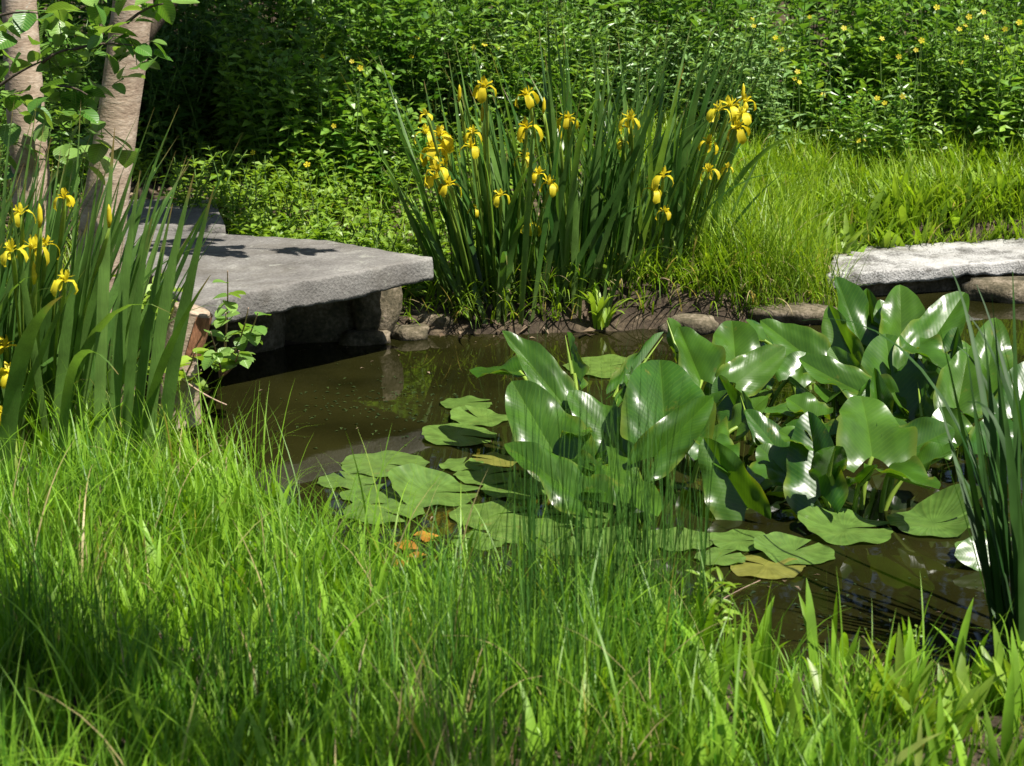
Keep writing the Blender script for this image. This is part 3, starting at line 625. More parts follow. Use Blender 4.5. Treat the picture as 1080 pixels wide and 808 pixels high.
herbs(sm, lm, np.stack([bx, by, ground_z(bx, by)], -1), U(.7, 1.5, n), 9, .21, sx=.55, lean=.2, t0=.35)
n = 110; bx, by = U(-1.5, 5, n), U(13.4, 15.2, n)
herbs(sm, lm, np.stack([bx, by, ground_z(bx, by)], -1), U(.9, 1.5, n), 26, .09, sx=.22, lean=.2, t0=.3, el=(.1, .9))
tag(lm.build('undergrowth', M_dark, smooth=False), 'dense dark green undergrowth filling the slope behind the pond', 'undergrowth', kind='stuff')
tag(sm.build('undergrowth_stems', M_stem), 'thin stems inside the undergrowth on the slope', 'undergrowth', kind='stuff')
gs, gl = MB(), MB()
n = 900; bx, by = U(-3.2, .0, n), U(10.5, 13.2, n); sp = at_z(418, 172, .45)
k = (pond_sd(bx, by) > .1) & (np.hypot((bx - sp[0]) / .32, (by - sp[1]) / .8) > 1) & ((bx > -2.4 + .28 * (by - 10.5)) | (by > 12.0))
for S in (slabA, slabB):
    q = np.array(S)[:, :2]; k &= ~((bx > q[:, 0].min() - .05) & (bx < q[:, 0].max() - .4) & (by < q[:, 1].max() + .05) & (by > q[:, 1].min()))
bx, by = bx[k], by[k]; hh = U(.08, .34, len(bx)) * (1 + .4 * np.sin(bx * 3.3 + 1) * np.sin(by * 4))
herbs(gs, gl, np.stack([bx, by, ground_z(bx, by)], -1), hh, 6, .085, sx=.45, lean=.5)
tag(gl.build('ground_cover', M_weed, smooth=False), 'low leafy ground cover between the grey slab and the shrubs', 'ground cover', kind='stuff')
tag(gs.build('ground_cover_stems', M_stem), 'fine stems of the low ground cover behind the grey slab', 'ground cover', kind='stuff')
# leaf litter
lt = MB(); n = 2600; bx, by = U(-3.2, 1.2, n), U(10.4, 14.2, n); k = pond_sd(bx, by) > .05; bx, by = bx[k], by[k]; n = len(bx)
s, d, nn = frames(U(-np.pi, np.pi, n), U(-.3, .3, n), U(-.5, .5, n))
scatter(lt, T5, F5, np.stack([bx, by, ground_z(bx, by) + .015], -1), s, d, nn, .06 * U(.5, 1.2, n), sx=.6)
n = 2600; bx, by = U(-1.4, 3.4, n), U(9.6, 11.6, n); k = (pond_sd(bx, by) > -.03) & (pond_sd(bx, by) < .35); bx, by = bx[k], by[k]; n = len(bx)
s, d, nn = frames(U(-np.pi, np.pi, n), U(-.8, .3, n), U(-.5, .5, n))
scatter(lt, T5, F5, np.stack([bx, by, ground_z(bx, by) + .012], -1), s, d, nn, .075 * U(.4, 1.3, n), sx=U(.12, .5, n))
tag(lt.build('leaf_litter', M_litter, smooth=False), 'brown dead leaves on the bare soil left of the iris', 'leaf litter', kind='stuff')

# ------------------------------------------------------------------ irises
def petal(path, w, ns=3):
    """strip of a petal along a radial path [(r,z)...] with widths"""
    P = []
    for (r, z), ww in zip(path, w):
        for j in np.linspace(-1, 1, ns): P.append([j * ww, r, z - abs(j) * ww * .25])
    i = np.arange(len(path) * ns).reshape(-1, ns)
    return np.array(P), np.stack([i[:-1, :-1], i[:-1, 1:], i[1:, 1:], i[1:, :-1]], -1).reshape(-1, 4)
def rotz(v, a): c, s = math.cos(a), math.sin(a); return v @ np.array([[c, s, 0], [-s, c, 0], [0, 0, 1]])
def iris_flower_mb(c, size, tilt, yaw, tint):
    mb = MB(); parts = []
    for k in range(3):
        a = k * 2.094
        parts.append((petal([(.004, 0), (.022, .012), (.045, .012), (.062, -.008), (.068, -.038), (.060, -.060)], [.005, .009, .016, .021, .019, .005], 5), a))
        parts.append((petal([(.004, 0), (.010, .020), (.016, .040), (.013, .056)], [.004, .008, .010, .003]), a + 1.047))
        parts.append((petal([(.002, .006), (.018, .026), (.034, .030), (.044, .036)], [.005, .009, .010, .006]), a))
    R = np.array([[1, 0, 0], [0, math.cos(tilt), -math.sin(tilt)], [0, math.sin(tilt), math.cos(tilt)]])
    for (v, f), a in parts:
        q = v * U(.85, 1.15) + rng.normal(size=v.shape) * .0026
        mb.add(rotz(rotz(q, a + U(-.2, .2)) @ R.T, yaw) * size + c, f, tint=tint)
    return mb
def iris_clump(label, base, nbl, L, fl, buds, leans, W=.040, group='clumps of yellow flag iris', fy=None, extra=None, size=1.0, mat=None, etint=(.4, .95)):
    """base: (cx, cy, rx, ry); leans: (mean azimuth, bias, th0 lo, th0 hi, bend lo, bend hi)"""
    cx, cy, rx, ry = base
    z0 = max(gz1(cx, cy), -.05)
    t = thing('iris_clump', label, 'iris', (cx, cy, z0), group)
    b = disc(nbl, cx, cy, rx, ry); b[:, 2] = np.maximum(b[:, 2], -.12)
    az0, bias, tl, th, bl, bh = leans
    az = np.arctan2(b[:, 1] - cy, b[:, 0] - cx) + U(-.8, .8, nbl)
    k = rng.random(nbl) < bias; az[k] = az0 + U(-.7, .7, k.sum())
    rr = np.hypot((b[:, 0] - cx) / rx, (b[:, 1] - cy) / ry)
    mb = MB()
    Ls = L[0] + (L[1] - L[0]) * rng.beta(1.7, 1.6, nbl)
    bend = U(bl, bh, nbl); flop = rng.random(nbl) < .10; bend[flop] += U(.8, 1.7, flop.sum())
    blades(mb, b, az, Ls, W * U(.6, 1.15, nbl), U(tl, th, nbl) * (.4 + .8 * rr), bend, 9, twist=U(-1.3, 1.3, nbl), keel=.18, tint=rng.beta(1.6, 1.8, nbl), prof='iris', power=2.0)
    for e in (extra or []):      # single blades that stand out: foot, tip pixel, depth of tip, sag, width
        (fx, fy_, fz), (tx, ty), ty_, sag, ww = e
        p0 = np.array([fx, fy_, fz]); p2 = at_y(tx, ty, ty_); p1 = (p0 + p2) / 2 + np.array([0, 0, sag]) + np.array([(p0[0] - p2[0]) * .22, 0, 0])
        Q = bez(p0, p1, p2, 12); tt = np.linspace(0, 1, 12); T = nrm(np.gradient(Q, axis=0)); S = nrm(np.cross(T, np.array([.25, -.9, .3]))); S = nrm(.8 * np.array([1, .2, 0]) * 1 + .4 * S); S = nrm(S - (S * T).sum(1)[:, None] * T)
        hw = ((.7 if mat else 1) * ww / 2 * np.minimum(1, (1 - tt) * 2.2) + .001)[:, None]; F = np.cross(S, T)
        V = np.stack([Q - S * hw, Q + F * hw * .2, Q + S * hw], 1); i = np.arange(36).reshape(12, 3)
        mb.add(V.reshape(-1, 3), np.stack([i[:-1, :-1], i[:-1, 1:], i[1:, 1:], i[1:, :-1]], -1).reshape(-1, 4), tint=U(*etint), along=np.repeat(tt, 3) * .7 + .3)
    mb.build('foliage', mat or M_iris, t)
    for q in list(fl) + [x + ('b',) for x in buds]:
        px, py = q[0], q[1]; yy = (fy if fy else cy - ry * .8) + U(-.2, .08)
        c = at_y(px, py, yy); foot = np.array([cx + np.clip((c[0] - cx) * .45, -rx, rx), cy + U(-.5, .5) * ry, z0 - .03])
        st = MB(); P = bez(foot, np.array([foot[0] * .6 + c[0] * .4, (foot[1] + c[1]) / 2, (foot[2] + c[2]) / 2 + .08]), c, 9)
        tube(st, P, np.linspace(.008, .0045, 9), 6, tint=U(.3, .8)); tube(st, bez(P[6], (P[6] + c) / 2 + [.008, 0, 0], c + [.004, 0, .01], 5), [.004, .009, .010, .008, .003], 6, tint=.7)
        so = st.build('flower_stalk', M_petiole, t)
        if q[-1] == 'b':
            bm_ = MB(); tube(bm_, np.array([c, c + [.003, 0, .03], c + [.004, 0, .065], c + [.003, 0, .085]]), [.005, .010, .008, .001], 7, tint=U(0, 1)); bm_.build('bud', M_flower, so)
        else:
            iris_flower_mb(c, size * (q[2] if len(q) > 2 else 1.0) * U(.9, 1.1), U(-.25, .35), U(0, 6.28), U(0, 1)).build('flower', M_flower, so)
    return t
cL = at_z(530, 350); cM = at_z(612, 346); cR = at_z(690, 338)
iris_clump('left clump of the central irises, thick with yellow flowers, right of the slab', (cL[0], cL[1] + .17, .33, .20), 100, (.6, 1.5),
  [(449, 141), (464, 143), (457, 158, .9), (467, 150), (459, 167, .9), (498, 141, .8), (497, 156, .75), (462, 180), (473, 196, 1.0), (459, 188, .8), (511, 93, .9), (527, 207, .7), (500, 221, .6), (555, 136), (554, 167, .95), (449, 121, .6), (568, 184, .8), (580, 195, .85)],
  [(508, 128), (484, 107)], (2.6, .25, .03, .42, .02, .40), fy=cL[1] - .12)
iris_clump('middle clump of the central irises, tallest blades and few flowers', (cM[0], cM[1] + .16, .30, .22), 92, (.6, 1.62),
  [(556, 101, .9), (598, 126, .8), (559, 239, .85), (600, 128, .6)], [(590, 150), (573, 120)], (.2, .25, .02, .40, .02, .38), fy=cM[1] - .14)
iris_clump('right clump of the central irises, leaning right with flowers at its right rim', (cR[0], cR[1] + .27, .33, .26), 105, (.6, 1.5),
  [(688, 201, .9), (699, 187, .95), (702, 224, .6), (664, 126, .9), (662, 134, .7), (758, 117, .9), (770, 113), (783, 122, .8), (779, 137, .9), (747, 151, .8), (748, 181, .8), (767, 177, .6), (786, 108, .7), (655, 150, .5)],
  [(783, 105), (668, 160)], (.1, .42, .05, .50, .05, .5), fy=cR[1] - .15)
cl = at_z(62, 470, .15)
iris_clump('big iris clump at the left edge in front of the alders', (cl[0] - .26, cl[1] + .02, .44, .36), 260, (.72, 1.45),
  [(68, 209, .75), (22, 226, .8), (12, 265, .9), (34, 262, 1.0), (48, 259, .8), (68, 297, .9), (5, 366, .9), (10, 394, 1.0), (3, 436, .6)], [(115, 240), (42, 240), (36, 300)], (.15, .42, .04, .46, .02, .35), W=.036, fy=cl[1] - .42, size=.85,
  extra=[((-1.36, 6.85, .2), (205, 182), 6.8, .04, .042), ((-1.30, 6.8, .2), (226, 196), 6.6, -.04, .046), ((-1.4, 6.9, .2), (222, 290), 6.5, .03, .03), ((-1.62, 6.6, .22), (125, 395), 6.2, .46, .03), ((-1.8, 6.5, .2), (66, 312), 6.2, .25, .055), ((-1.45, 6.9, .2), (160, 230), 6.8, .03, .036), ((-1.5, 6.9, .2), (148, 180), 6.9, .02, .04), ((-1.42, 6.9, .2), (182, 215), 6.9, -.02, .034), ((-1.55, 6.9, .2), (121, 135), 6.9, .02, .04)])
cr_ = at_z(1064, 705)
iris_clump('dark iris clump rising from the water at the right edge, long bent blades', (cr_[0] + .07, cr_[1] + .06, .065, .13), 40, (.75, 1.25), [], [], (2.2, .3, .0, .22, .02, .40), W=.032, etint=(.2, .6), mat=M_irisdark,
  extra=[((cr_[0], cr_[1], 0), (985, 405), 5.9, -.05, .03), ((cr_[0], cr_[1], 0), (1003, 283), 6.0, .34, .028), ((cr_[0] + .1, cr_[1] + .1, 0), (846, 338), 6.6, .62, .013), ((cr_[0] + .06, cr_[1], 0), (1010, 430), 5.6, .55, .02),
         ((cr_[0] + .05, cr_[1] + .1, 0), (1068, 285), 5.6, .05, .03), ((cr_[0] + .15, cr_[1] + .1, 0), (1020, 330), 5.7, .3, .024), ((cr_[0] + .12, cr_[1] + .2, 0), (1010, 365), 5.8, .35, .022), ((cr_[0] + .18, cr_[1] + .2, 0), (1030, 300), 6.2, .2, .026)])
# young plant at the foot of the central irises
c = at_z(640, 342, .03); t = thing('young_waterside_plant', 'small pale plant with drooping strap leaves at the foot of the central irises', 'plant', (c[0], c[1] - .08, 0.0))
mb = MB(); n = 16; b = np.tile(c + [0, -.08, 0], (n, 1)) + rng.normal(size=(n, 3)) * [.03, .03, 0]
blades(mb, b, U(-np.pi, np.pi, n), U(.2, .36, n), .03, U(.1, .5, n), U(.6, 1.7, n), 8, twist=U(-.4, .4, n), keel=.2, tint=U(.5, .9, n), prof='lance'); mb.build('foliage', M_weed, t)

# ------------------------------------------------------------------ pond lily plants with raised leaves
def lily_leaf(parent, base, A, T, W, nh, fold=.35, curl=.0, wave=.24, tint=.5, side=0.0, pet=True):
    D = T - A; Ln = np.linalg.norm(D); D = D / Ln
    N = np.array(nh, float); N = N - D * N.dot(D); N /= np.linalg.norm(N); S = np.cross(D, N)
    nv, ns = 26, 9; v = np.concatenate([np.linspace(-.30, 0, 8)[:-1], np.linspace(0, 1, nv - 7)])
    mb = MB(); ph = U(0, 6.28, 4)
    for sg in (-1, 1):
        vp = np.clip(v, 0, 1)
        outer = np.where(v >= 0, W * (1 - vp ** 2.3) ** .66 * (1 - .06 * vp), W * (1 - (v / .30) ** 2 * .42) * .999) + .0015
        inner = np.where(v < 0, W * .58 * np.clip(-v / .30, 0, 1) ** .75, 0)
        q = np.linspace(0, 1, ns)
        s = inner[:, None] + (outer - inner)[:, None] * q[None]
        sn = s / W
        f = (fold * 1.2 + .06) * (1 + .25 * np.sin(ph[0] + sg)) + side * sg
        vv = v[:, None]
        x = s * np.cos(f * (1 - .35 * sn)); z = s * np.sin(f * (1 - .35 * sn))
        z = z + wave * W * (1.15 * np.sin(vv * 6.5 + ph[1 if sg > 0 else 2]) * sn ** 2 + .5 * np.sin(vv * 13 + ph[3] * sg) * sn ** 3)
        z = z + curl * Ln * (vp[:, None] ** 2) + sn * Ln * (.022 * np.sin(vv * 8 + sn * 5 * np.sin(ph[1]) + ph[0]) + .014 * np.sin(vv * 17 * (1 + .2 * np.sin(ph[2])) - sn * 7 + ph[3]) + .010 * np.sin(vv * 4 + sn * 13 + ph[2]))
        Pw = A + D * (vv * Ln)[..., None] + S * (sg * x)[..., None] + N * z[..., None]
        i = np.arange(Pw.shape[0] * ns).reshape(-1, ns)
        ff = np.stack([i[:-1, :-1], i[:-1, 1:], i[1:, 1:], i[1:, :-1]], -1).reshape(-1, 4)
        if sg < 0: ff = ff[:, ::-1]
        mb.add(Pw, ff, tint=tint, lv=np.repeat(v, ns), ls=(sn * .5 * sg).ravel())
    lf = mb.build('leaf', M_lily, parent)
    if pet:
        pm = MB(); B = np.array([base[0], base[1], -.12])
        C = np.array([B[0] * .7 + A[0] * .3, B[1] * .7 + A[1] * .3, max(A[2] * .75, .05)])
        tube(pm, bez(B, C, A, 10), np.linspace(.011, .0085, 10), 8, tint=U(.2, .9), cap=False)
        tt = np.linspace(0, .92, 9); tube(pm, A + D * (tt * Ln)[:, None] + N * (curl * Ln * tt ** 2 - .010)[:, None], np.linspace(.0085, .0012, 9), 7, tint=.6, cap=False)
        pm.build('petiole', M_petiole, lf)
def lily_plant(label, bpx, leaves, fillers):
    b = at_z(*bpx)
    t = thing('pond_lily', label, 'pond lily', b, 'pond lilies with raised glossy leaves')
    for L in leaves:
        ax, ay, tx, ty, ya, yt, wpx, nh = L[:8]; kw = L[8] if len(L) > 8 else {}
        A, T = at_y(ax, ay, ya), at_y(tx, ty, yt)
        bb = b + np.array([U(-.05, .05) + (A[0] - b[0]) * .5, U(-.05, .05) + (A[1] - b[1]) * .5, 0])
        lily_leaf(t, bb, A, T, wpx / 2 * (ya + yt) / 2 / FPX * .82, nh, tint=U(.1, .9), **kw)
    for k in range(fillers + 1):
        a = U(0, 6.283); r = U(.08, .34); A = b + np.array([r * math.cos(a), r * math.sin(a) * .8, U(.05, .26)])
        ln = U(.12, .19); up = U(.0, 1.15); a2 = a + U(-.6, .6)
        T = A + ln * np.array([math.cos(a2) * math.cos(up), math.sin(a2) * math.cos(up), math.sin(up)])
        lily_leaf(t, b + (A - b) * [.4, .4, 0], A, T, ln * U(.42, .55), np.array([-.3 * math.cos(a2), -.3 * math.sin(a2) - .2, 1.0]), fold=U(.05, .45), curl=U(-.2, .1), wave=.16, tint=U(0, .9))
    return t
lily_plant('leftmost raised pond lily with big glossy leaves behind the tall rushes', (618, 505), [
  (598, 432, 532, 346, 7.45, 7.6, 62, (.35, -.55, .75), dict(fold=.55, curl=-.05)),
  (588, 484, 540, 402, 7.1, 7.35, 104, (.05, -.75, .62), dict(fold=.46)),
  (612, 528, 533, 462, 6.75, 7.0, 84, (.15, -.55, .85), dict(fold=.42, curl=-.08)),
  (650, 470, 600, 412, 7.3, 7.45, 70, (.1, -.6, .75), dict(fold=.15)),
  (640, 492, 694, 545, 7.0, 6.65, 76, (.15, -.4, .9), dict(fold=.15)),
  (668, 478, 655, 438, 7.2, 7.3, 52, (.1, -.65, .7), {}),
  (548, 392, 496, 390, 7.7, 7.9, 60, (0, -.12, 1), dict(fold=.1)),
  (600, 500, 640, 520, 6.95, 6.7, 70, (-.2, -.5, .9), {}),
  (606, 395, 598, 350, 7.8, 8.0, 34, (.8, .3, .3), dict(fold=.9)),
  (650, 420, 668, 374, 7.6, 7.9, 26, (.9, .3, .3), dict(fold=1.1))], 3)
lily_plant('raised pond lily whose broad top leaf is the brightest of all', (715, 490), [
  (702, 462, 697, 376, 7.15, 7.5, 128, (.12, -.72, .68), dict(fold=.36, curl=-.05)),
  (690, 482, 752, 418, 7.0, 7.1, 66, (-.25, -.95, .15), dict(fold=.46)),
  (788, 535, 742, 462, 6.75, 6.9, 84, (-.45, -.85, .2), dict(fold=.4)),
  (740, 402, 716, 345, 7.9, 8.1, 76, (.25, -.65, .7), dict(fold=.6)),
  (716, 372, 704, 335, 8.1, 8.2, 40, (.3, .8, .3), dict(fold=.6)),
  (752, 470, 770, 500, 7.0, 6.8, 60, (.2, -.5, .8), {}), (660, 405, 700, 350, 7.7, 8, 36, (-.9, .2, .3), dict(fold=1.0))], 3)
lily_plant('raised pond lily with a single arched leaf against the bank stones', (778, 455), [
  (776, 392, 774, 334, 8.05, 8.25, 84, (.15, -.75, .62), dict(fold=.45, curl=-.12)),
  (776, 404, 828, 366, 7.9, 8.0, 56, (.1, -.75, .6), dict(fold=.15)),
  (780, 440, 758, 396, 7.7, 7.85, 56, (-.3, -.85, -.1), dict(fold=.5)),
  (830, 486, 786, 432, 7.35, 7.5, 54, (.2, -.6, .75), {}), (800, 470, 782, 412, 7.4, 7.7, 30, (.9, -.3, .3), dict(fold=.8)),
  (812, 500, 792, 520, 7.2, 7.0, 60, (.1, -.4, .9), {}), (740, 455, 762, 470, 7.5, 7.2, 60, (.2, -.5, .9), {})], 4)
lily_plant('raised pond lily nearest the bank, tips before the left end of the pale slab', (872, 415), [
  (862, 384, 802, 338, 8.2, 8.4, 64, (.15, -.6, .75), dict(fold=.4)),
  (908, 362, 882, 292, 8.3, 8.5, 66, (.35, -.7, .6), dict(fold=.46)),
  (898, 376, 874, 322, 8.2, 8.35, 56, (-.5, -.8, .1), dict(fold=.5)),
  (922, 356, 914, 304, 8.4, 8.5, 48, (-.2, -.9, .0), dict(fold=.7)),
  (936, 352, 928, 316, 8.3, 8.4, 40, (.3, -.7, .6), {}), (838, 400, 850, 372, 8, 8.1, 60, (0, -.4, .9), {})], 5)
lily_plant('raised pond lily with the tallest rounded leaf below the pale slab', (950, 425), [
  (950, 362, 951, 298, 8.2, 8.35, 74, (.05, -.85, .5), dict(fold=.42, curl=-.1)),
  (972, 378, 1018, 304, 8.0, 8.3, 74, (-.25, -.7, .6), dict(fold=.46, curl=-.06)),
  (946, 436, 934, 352, 7.8, 8.1, 112, (.05, -.8, .58), dict(fold=.42)),
  (968, 368, 1000, 392, 7.9, 7.7, 60, (.2, -.5, .85), {}), (1000, 400, 1010, 345, 7.9, 8.0, 56, (-.5, -.7, .1), dict(fold=.6)),
  (975, 440, 970, 400, 7.6, 7.8, 40, (.9, -.3, .2), dict(fold=.9))], 4)
lily_plant('raised pond lily with one long trough shaped leaf, middle of the group', (880, 455), [
  (918, 418, 842, 386, 7.7, 7.9, 64, (0, -.5, .86), dict(fold=.5, curl=.12)),
  (906, 416, 876, 366, 7.8, 8.0, 52, (-.3, -.8, .3), dict(fold=.4)),
  (928, 440, 922, 388, 7.6, 7.7, 44, (.1, -.9, .3), dict(fold=.9)),
  (892, 450, 918, 400, 7.5, 7.7, 46, (.6, -.7, .4), dict(fold=.6)), (860, 440, 830, 420, 7.5, 7.6, 56, (.2, -.5, .85), {}), (848, 410, 830, 400, 7.9, 7.9, 60, (.1, -.4, .9), {})], 4)
lily_plant('front raised pond lily with two big shaded leaves facing the viewer', (895, 540), [
  (866, 522, 852, 434, 6.75, 6.95, 88, (-.35, -.85, .25), dict(fold=.55)),
  (920, 482, 912, 410, 6.9, 7.15, 112, (.1, -.93, .2), dict(fold=.4, curl=-.15)),
  (952, 478, 1006, 452, 6.95, 7.0, 76, (0, -.65, .6), dict(fold=.3)),
  (938, 498, 990, 516, 6.8, 6.5, 66, (.15, -.45, .85), {}), (830, 500, 800, 470, 7.0, 7.1, 66, (.1, -.5, .85), {}), (945, 470, 930, 440, 7.0, 7.1, 60, (.3, -.6, .7), {})], 4)
lily_plant('right hand raised pond lily partly behind the dark iris blades', (1020, 470), [
  (1010, 430, 1022, 368, 7.5, 7.7, 76, (-.1, -.75, .6), dict(fold=.46)),
  (1040, 410, 1050, 335, 7.7, 7.9, 70, (-.1, -.7, .6), {}), (1010, 470, 990, 430, 7.3, 7.4, 64, (-.2, -.7, .5), {}), (1040, 480, 1060, 440, 7.2, 7.4, 70, (.1, -.7, .6), {}), (1070, 440, 1090, 380, 7.5, 7.7, 70, (-.2, -.7, .6), {})], 4)

# floating leaves: centre pixel, width in px, heading of the notch, lifted rim, tint, label
PADS = [(492, 427, 66, .4, .0, .5, 'small floating leaf farthest left of the far row, alone on dark water'), (505, 443, 74, 2.2, .02, .6, 'floating leaf overlapped by the leaf with the ragged front edge'),
 (484, 461, 96, -.3, .01, .55, 'broad floating leaf with a ragged edge left of the glossy raised leaves'), (405, 491, 112, -.5, .0, .6, 'floating leaf nearest the grey reflection of the slab'),
 (520, 487, 66, 2.6, .0, .99, 'yellowish small floating leaf beside the raised leaf base'), (514, 503, 84, .6, .0, .6, 'floating leaf just below the yellowish one'),
 (458, 522, 116, .1, .05, .5, 'floating leaf with its left rim lifted clear of the water'), (396, 523, 88, 1.2, .0, .5, 'leftmost floating leaf in the near grass'),
 (404, 541, 104, -.8, .0, .55, 'floating leaf half hidden by grass under the lifted one'), (545, 516, 92, 1.8, .0, .6, 'floating leaf touching the base of the leftmost raised lily'),
 (520, 545, 112, .4, .0, .65, 'wide floating leaf above the sunken orange leaf'), (556, 562, 108, -1.2, .0, .6, 'floating leaf nearest the front among the left group'),
 (608, 546, 92, 2.9, .0, .55, 'floating leaf behind the rush stems below the raised lily'), (650, 572, 116, .3, .0, .5, 'wide floating leaf seen through the dense rush stems'),
 (715, 571, 92, 1.4, .0, .55, 'floating leaf right of the dense rush stems'), (782, 572, 84, -.4, .0, .5, 'flat floating leaf left of the front pair of big floating leaves'),
 (838, 584, 104, .9, .02, .5, 'floating leaf tucked under the big front floating leaf'), (808, 599, 98, 2.5, .0, .985, 'floating leaf with a brown rim nearest the open front water'),
 (892, 560, 122, .2, .03, .45, 'big floating leaf below the paired bright petioles'), (985, 554, 116, -.3, .08, .35, 'big floating leaf with its right side raised, left of the dark iris blades'),
 (1044, 590, 92, 1.9, .02, .4, 'shining floating leaf behind the dark iris blades'), (645, 388, 118, .5, .0, .75, 'yellow green floating leaf in the far water behind the leftmost lily'),
 (705, 396, 92, 2.2, .0, .7, 'far floating leaf between the two left raised lilies'), (1030, 548, 80, 1.0, .0, .4, 'dark floating leaf behind the dark iris blades, beside the shining one'), (365, 508, 74, 2.0, .0, .55, 'floating leaf at the far left of the near group, against the slab reflection'), (590, 577, 84, 1.1, .0, .5, 'floating leaf in front of the one behind the rush stems, left of centre'), (488, 492, 58, 1.3, .0, .6, 'small floating leaf between the reflected slab and the yellowish leaf'),
 (760, 590, 66, .7, .0, .55, 'small floating leaf touching the one with the brown rim'), (505, 572, 70, 2.8, .0, .5, 'floating leaf just right of the sunken orange leaves'), (640, 602, 90, 2.4, .0, .5, 'floating leaf nearest the front behind the rush stems')]
for (px, py, wpx, a, lift, tint, lab) in PADS:
    c = at_z(px, py); r = wpx / 2 * c[1] / FPX * .86
    nr, na = 8, 64; th = np.linspace(.10, 2 * np.pi - .10, na); rr = np.linspace(0, 1, nr)
    ed = 1 + .035 * np.sin(th * 5 + a * 3) + .02 * np.sin(th * 13 + a)
    RR = rr[:, None] * (1 + (ed[None] - 1) * rr[:, None] ** 2) * r
    ax_ = .82; X_ = RR * np.cos(th + a)[None]; Y_ = RR * np.sin(th + a)[None] * 1.0
    up = lift * np.clip(np.cos(th + a - (.3 if lift > .04 and px > 900 else 2.6)), 0, 1)[None] * rr[:, None] ** 2 * 1.6
    Z_ = .006 + .004 * rr[:, None] ** 3 * np.sin(th * 7 + a)[None] + .0025 * np.sin(X_ * 40 + a) + up + U(0, .004)
    mb = MB(); i = np.arange(nr * na).reshape(nr, na)
    mb.add(np.stack([c[0] + X_, c[1] + Y_, Z_], -1), np.stack([i[:-1, :-1], i[1:, :-1], i[1:, 1:], i[:-1, 1:]], -1).reshape(-1, 4), tint=tint * .93 if tint < .95 else tint, lv=(np.abs(th - np.pi)[None] * .45 + 0 * rr[:, None]).ravel(), ls=(rr[:, None] * np.sin(th)[None] * .12 + .03).ravel())
    tag(mb.build('lily_pad', M_pad), lab, 'lily pad', 'floating pond lily leaves')
t = thing('lily_pad', 'upturned leaf flashing white in the sun at the water surface behind the dark iris blades', 'lily pad', at_z(1040, 604), 'floating pond lily leaves')
A_ = at_z(1056, 596) + [0, 0, .045]; lily_leaf(t, A_, A_, A_ + np.array([-.17, -.0275, 0]), .082, (.114, -.705, .70), fold=.03, curl=0, wave=.05, tint=.6, pet=False)
c = at_z(447, 579, .004); mb = MB(); s, d, nn = frames(np.array([.3]), np.array([.0]), np.array([.0]))
M_orange = leafmat('sunken_leaf', (0.22, 0.10, 0.012), (0.34, 0.16, 0.02), rough=.4, transl=.1)
n = 7; scatter(mb, HLv, HLf, np.tile(c, (n, 1)) + rng.normal(size=(n, 3)) * [.06, .10, .001], *frames(U(-3, 3, n), np.zeros(n), U(-.05, .05, n)), .13 * U(.5, 1.2, n), extra=HLx)
tag(mb.build('rotting_leaves', M_orange), 'patch of orange brown rotting leaves in the water by the near grass', 'rotting leaves', kind='stuff')

mb = MB(); n = 260; c = at_z(405, 428); q = c + rng.normal(size=(n, 3)) * [.26, .32, 0] + [0, 0, .003]
n2 = 130; q2 = at_z(900, 660) + rng.normal(size=(n2, 3)) * [.40, .30, 0] + [0, 0, .003]; q = np.concatenate([q, q2]); n += n2; k = pond_sd(q[:, 0], q[:, 1]) < -.03; q = q[k]; n = len(q)
scatter(mb, T5, F5, q, *frames(U(-3, 3, n), np.zeros(n), np.zeros(n)), .022 * U(.4, 1.3, n), sx=.55)
M_weedw = leafmat('pondweed', (0.010, 0.022, 0.004), (0.035, 0.055, 0.012), rough=.4, transl=.1)
tag(mb.build('pondweed', M_weedw, smooth=False), 'small leaves of olive pondweed floating on the dark water', 'pondweed', kind='stuff')
mb = MB(); n = 420; bx, by = U(-1.7, 2.6, n), U(5.2, 10.2, n); k = pond_sd(bx, by) < -.02; k &= (rng.random(n) < np.exp(pond_sd(bx, by) / .25) + .18); bx, by = bx[k], by[k]; n = len(bx)
scatter(mb, T5, F5, np.stack([bx, by, bx * 0 + .004], -1), *frames(U(-3, 3, n), np.zeros(n), np.zeros(n)), .03 * U(.2, 1.2, n), sx=U(.1, .6, n))
tag(mb.build('floating_debris', M_litter, smooth=False), 'specks of dead plant debris floating on the pond', 'debris', kind='stuff')

# ------------------------------------------------------------------ stump, saplings, twigs
a, b = at_y(186, 385, 7.75), at_y(203, 326, 7.75)
t = thing('cut_stump', 'cut log stump with pale top and red brown stripped side against the slab corner', 'stump', (a[0], a[1], gz1(a[0], a[1]) - .02))
ax = nrm(b - a); mb = MB(); P = np.array([a + [-.0, 0, -.25], a, (a + b) / 2, b]); tube(mb, P, [.095, .085, .08, .082], 18, cap=False); mb.build('bark', M_bark, t)
top = MB(); tube(top, np.array([b - ax * .012, b + ax * .004]), [.079, .074], 18); top.build('cut_face', M_wood, t)
th = np.linspace(-1.2, .5, 9); e1 = nrm(np.cross(ax, [0, 1., 0])); e1 = e1 if e1[0] > 0 else -e1; e2 = np.cross(ax, e1); e2 = e2 if e2[1] < 0 else -e2
ring = lambda p, r: np.array([p + r * (math.cos(q) * e1 - math.sin(q) * e2) for q in th])
V = np.stack([ring(b - ax * .006, .088), ring(b - ax * .09, .090), ring(b - ax * .18, .088)]); i = np.arange(27).reshape(3, 9)
hm = MB(); hm.add(V.reshape(-1, 3), np.stack([i[:-1, :-1], i[:-1, 1:], i[1:, 1:], i[1:, :-1]], -1).reshape(-1, 4)); hm.build('stripped_side', M_heart, t)
